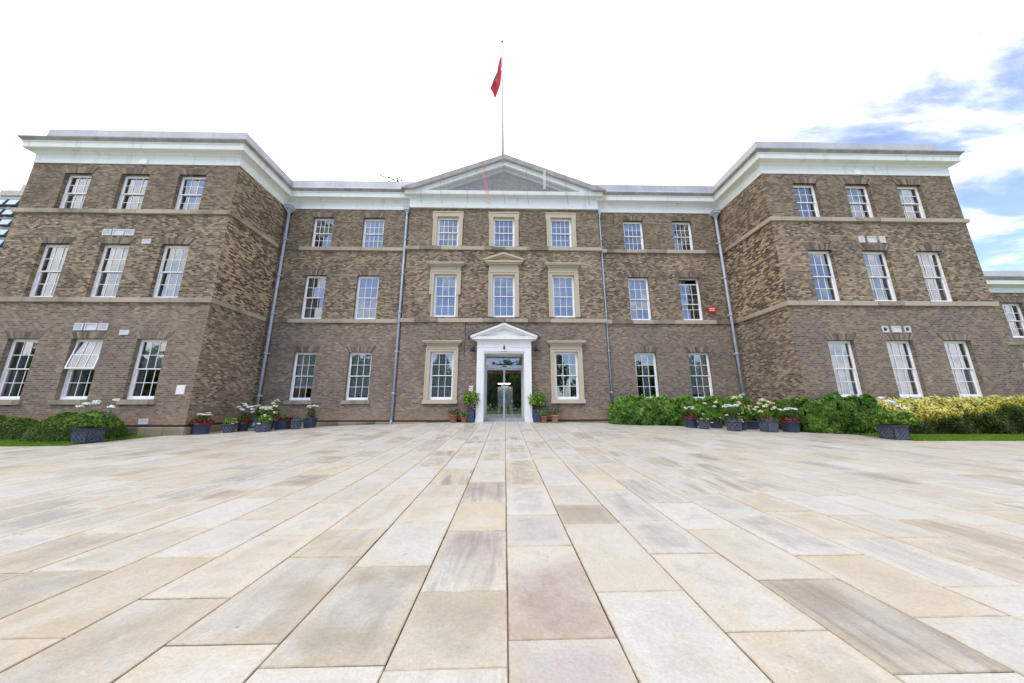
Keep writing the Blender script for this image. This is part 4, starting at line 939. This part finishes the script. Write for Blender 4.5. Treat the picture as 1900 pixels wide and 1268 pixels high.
# far wood across the square behind the viewer: what the ground floor glass reflects
P = []; D = []
for i in range(68):
    x = -140 + i * 3.1 + random.uniform(-1, 1); 
    if 14 < x < 19: continue
    r = random.uniform(3.4, 4.8); h = random.uniform(8, 12.5)
    for q in range(4):
        p, d = blob(300, (x + random.uniform(-1.5, 1.5), -62 + random.uniform(-3, 3), h * (.3 + .22 * q)), (r * (1 - .13 * q), r, r * .7), .5, 1.05, -.9); P.append(p); D.append(d)
tag(leaves('woods', np.concatenate(P), np.concatenate(D), .95, L_MID, None, .7, .2, .7), kind='stuff')

# ------------------------------------------------------------------ ground
def sheet(name, xs, ys, dz, mat):
    m = MB(); nx, ny = len(xs), len(ys); vs = [(x, y, gz(x, y) + dz) for y in ys for x in xs]
    m.mesh(vs, [(j * nx + i, j * nx + i + 1, (j + 1) * nx + i + 1, (j + 1) * nx + i) for j in range(ny - 1) for i in range(nx - 1)]); o = m.build(name, mat); o['kind'] = 'structure'; return o
xs = [-900, -300, -120, -60] + list(np.arange(-36, 36.1, 1.)) + [60, 120, 300, 900]; ys = [-900, -300, -100, -50, -30] + list(np.arange(-24, 1.1, .5)) + [12, 40, 120, 300, 900]
sheet('ground', xs, ys, -.032, lawn_mat())
sheet('paving_bed', list(np.arange(-13.1, 13.11, 1.0075)), list(np.arange(-5.6, .01, .4)), -.009, bed_mat()); sheet('paving_bed', list(np.arange(-36, 36.1, 1.)), list(np.arange(-26.05, -5.6, .5)) + [-5.6], -.009, bpy.data.materials['joint_sand'])

PAL = [((.56, .52, .445), 6), ((.585, .57, .53), 7), ((.56, .49, .38), 2.6), ((.50, .425, .315), 1.), ((.40, .355, .285), .9), ((.575, .53, .45), 5), ((.53, .515, .48), 3)]
CUTS = {  # cross joints read off the photograph, per column of slabs
 -6: ([-12.573], {0: 4, 1: 0}), -5: ([-13.253, -12.378], {0: 3, 1: 3, 2: 1}), -4: ([-12.928, -11.982], {0: 4, 1: 5, 2: 0}), -3: ([-13.322, -12.412], {0: 0, 1: 4, 2: 2}),
 -2: ([-12.572, -11.702, -10.861], {0: 4, 1: 6, 2: 5, 3: 0}), -1: ([-12.903, -11.933, -11.114, -10.132, -9.259], {0: 4, 1: 1, 2: 2, 3: 1, 4: 0}),
 0: ([-13.333, -12.265, -11.533, -10.346, -8.478], {0: 1, 1: 0, 2: 6, 3: 1, 4: 2, 5: 1}), 1: ([-12.939, -11.796, -11.223], {0: 1, 1: 0, 2: 4, 3: 0}),
 2: ([-13.311, -12.435], {0: 2, 1: 0, 2: 1}), 3: ([-12.835, -11.968], {0: 4, 1: 0, 2: 1}), 4: ([-13.23, -12.5], {0: 6, 1: 2, 2: 1}), 5: ([-12.948, -12.2], {0: 1, 1: 1, 2: 2})}
PINK_AT = {(0, 1): 1., (-1, 1): .8, (-1, 3): .9, (1, 2): .55, (0, 2): .25}
GRID = {-5: -2.885, -4: -2.3, -3: -1.72, -2: -1.13, -1: -.535, 0: .043, 1: .622, 2: 1.212, 3: 1.785, 4: 2.365, 5: 2.95, 6: 3.55, -6: -3.5}
V = []; F = []; UV = []; DM = []; TI = []; RN = []; PK = []
wts = [w for _, w in PAL]
for ci in range(-62, 62):
    x0 = GRID.get(ci, .043 + .585 * ci); x1 = GRID.get(ci + 1, .043 + .585 * (ci + 1))
    if ci < -6: x0, x1 = -3.5 + .585 * (ci + 6), -3.5 + .585 * (ci + 7)
    if ci >= 6: x0, x1 = 3.55 + .585 * (ci - 6), 3.55 + .585 * (ci - 5)
    top = -.02 if (x0 > -13.15 and x1 < 13.15) else -5.58
    cuts, cols = CUTS.get(ci, ([], {})); ysl = []
    y = (cuts[0] if cuts else -14 + random.random())
    while y > -25: y -= random.choice([.6, .75, .9, 1.05, .9]) ; ysl.insert(0, y)
    n0 = len(ysl); ysl += cuts if cuts else [-14 + random.random()]
    if not cuts: ysl = [q for q in ysl if q < -14.0] + [ysl[-1]]
    ysl = sorted(set(ysl)); y = ysl[-1]
    while y < top - 1.2: y += random.choice([.55, .7, .85, .95, 1.1, .8]); ysl.append(y)
    ysl = [q for q in ysl if q < top - .25] + [top]
    first = next((i for i, q in enumerate(ysl) if cuts and abs(q - cuts[0]) < 1e-6), 0)
    for k in range(len(ysl) - 1):
        a, b = ysl[k], ysl[k + 1]; key = k - first + 1 if cuts else None
        gp = .0028 + random.random() * .0025; j = lambda: random.uniform(-.0025, .0025)
        rn = random.random(); ti = PAL[cols[key]][0] if key in cols else random.choices(PAL, wts)[0][0]
        bv = random.uniform(.94, 1.05); ti = tuple(c * bv for c in ti)
        if cuts and key in cols: rn = .25 + .5 * rn
        pk = PINK_AT.get((ci, key), 0.) if cuts else 0.
        if not pk and random.random() < .012: pk = random.uniform(.4, .9)
        if (ci, key) == (0, 1): rn = .1
        if (ci, key) in ((-1, 1), (-1, 3)): rn = .93
        if (ci, key) == (3, 0): rn = .97
        bx = .004; dz = random.uniform(-.0015, .0015)
        L = [(x0 + gp + j(), a + gp + j()), (x1 - gp + j(), a + gp + j()), (x1 - gp + j(), b - gp + j()), (x0 + gp + j(), b - gp + j())]
        I = [(L[0][0] + bx, L[0][1] + bx), (L[1][0] - bx, L[1][1] + bx), (L[2][0] - bx, L[2][1] - bx), (L[3][0] + bx, L[3][1] - bx)]
        s = len(V); V += [(x, y, gz(x, y) + dz) for x, y in I] + [(x, y, gz(x, y) + dz - .005) for x, y in L] + [(x, y, gz(x, y) - .03) for x, y in L]
        fs = [(0, 1, 2, 3)] + [(4 + q, 4 + (q + 1) % 4, (q + 1) % 4, q) for q in range(4)] + [(8 + q, 8 + (q + 1) % 4, 4 + (q + 1) % 4, 4 + q) for q in range(4)]
        xc_, yc_ = (x0 + x1) / 2, (a + b) / 2
        for f in fs:
            F.append(tuple(s + q for q in f)); TI.append((*ti, 1)); RN.append(rn); PK.append(pk)
            for q in f: UV.append((V[s + q][0] - xc_, V[s + q][1] - yc_)); DM.append(((x1 - x0) / 2 - gp, (b - a) / 2 - gp))
me = bpy.data.meshes.new('paving'); me.from_pydata(V, [], F); u = me.uv_layers.new(name='UVMap'); u.data.foreach_set('uv', np.array(UV).ravel()); u = me.uv_layers.new(name='dim'); u.data.foreach_set('uv', np.array(DM).ravel())
a = me.attributes.new('tint', 'FLOAT_COLOR', 'FACE'); a.data.foreach_set('color', np.array(TI).ravel())
for nm, d in (('rnd', RN), ('pink', PK)): a = me.attributes.new(nm, 'FLOAT', 'FACE'); a.data.foreach_set('value', d)
me.materials.append(paving_mat()); me.update(); o = bpy.data.objects.new('paving', me); COL.objects.link(o); o['kind'] = 'structure'

# ------------------------------------------------------------------ sky, sun, camera
SUN_EL, SUN_ROT = math.radians(56), math.radians(-150)      # high and hazy, over the viewer's left shoulder
w = bpy.data.worlds.new('World'); scn.world = w; w.use_nodes = True; nt = w.node_tree; nt.nodes.clear()
class WN(NT):
    def __init__(s, t): s.t = t
W = WN(nt); sky = W.n('ShaderNodeTexSky', sky_type='NISHITA', sun_disc=False, sun_elevation=SUN_EL, sun_rotation=SUN_ROT, air_density=1., dust_density=.6, ozone_density=1.6)
d = W.coord('Generated'); nrm = W.n('ShaderNodeVectorMath', operation='NORMALIZE'); W.l(d, nrm.inputs[0]); d = nrm.outputs[0]
sp = W.n('ShaderNodeSeparateXYZ'); W.l(d, sp.inputs[0]); zc = W.math('ADD', W.math('MAXIMUM', sp.outputs[2], 0.), .16)
cb = W.n('ShaderNodeCombineXYZ'); W.l(W.math('DIVIDE', sp.outputs[0], zc), cb.inputs[0]); W.l(W.math('DIVIDE', sp.outputs[1], zc), cb.inputs[1])
pr = W.mapping(cb.outputs[0], (1.5, 3.4, 1), (0, 0, 0), (0, 0, math.radians(24)))
n1 = W.noise(pr, .9, 9, .6, dist=.35)
def dotd(v):
    nd = W.n('ShaderNodeVectorMath', operation='DOT_PRODUCT'); W.l(d, nd.inputs[0]); q = Vector(v).normalized(); nd.inputs[1].default_value = q; return nd.outputs['Value']
bias_r = W.mapr(dotd((.84, .42, .38)), .79, .985, -.32, .14)
bias_b = W.mapr(dotd((.1, -.85, .46)), .2, .93, -.28, .2)
bias = W.math('MAXIMUM', bias_r, bias_b)
blue = W.math('MULTIPLY', W.mapr(W.math('ADD', n1, bias), .46, .68, 0., 1., True), .88)
cl_n = W.noise(pr, 1.7, 6, .6)
cloud = W.mix(W.mapr(cl_n, .3, .7), (7.6, 7.7, 8.0), (11.5, 11.5, 11.5))
skyb = W.mix(1., sky.outputs[0], (1.08, 1.2, 1.45), 'MULTIPLY')
colr = W.mix(blue, cloud, skyb)
bg = W.n('ShaderNodeBackground'); bg.inputs['Strength'].default_value = .1; W.l(colr, bg.inputs[0]); ow = W.n('ShaderNodeOutputWorld'); W.l(bg.outputs[0], ow.inputs[0])
sl = bpy.data.lights.new('sun', 'SUN'); sl.energy = .9; sl.angle = math.radians(28); sl.color = (1, .95, .88); so = bpy.data.objects.new('sun', sl); COL.objects.link(so)
sd = Vector((math.sin(SUN_ROT) * math.cos(SUN_EL), math.cos(SUN_ROT) * math.cos(SUN_EL), math.sin(SUN_EL))); so.rotation_euler = sd.to_track_quat('Z', 'Y').to_euler(); so.location = sd * 60

cam = bpy.data.cameras.new('camera'); cam.sensor_width = 36; cam.lens = 10.635; cam.clip_start = .05; cam.clip_end = 3000
co = bpy.data.objects.new('camera', cam); COL.objects.link(co); scn.camera = co
f = Vector((.022789, .978443, .205257)).normalized(); r = Vector((.999739, -.022676, -.0029)); r = (r - f * r.dot(f)).normalized(); u = r.cross(f)
M = Matrix((r, u, -f)).transposed().to_4x4(); M.translation = (.026, -15.2, 1.2); co.matrix_world = M
scn.view_settings.view_transform = 'Standard'; scn.view_settings.look = 'None'; scn.view_settings.gamma = 1; scn.view_settings.exposure = .88
scn.cycles.max_bounces = 8; scn.cycles.transparent_max_bounces = 12; scn.cycles.caustics_reflective = False; scn.cycles.caustics_refractive = False
scn.render.resolution_x, scn.render.resolution_y = 1024, 683
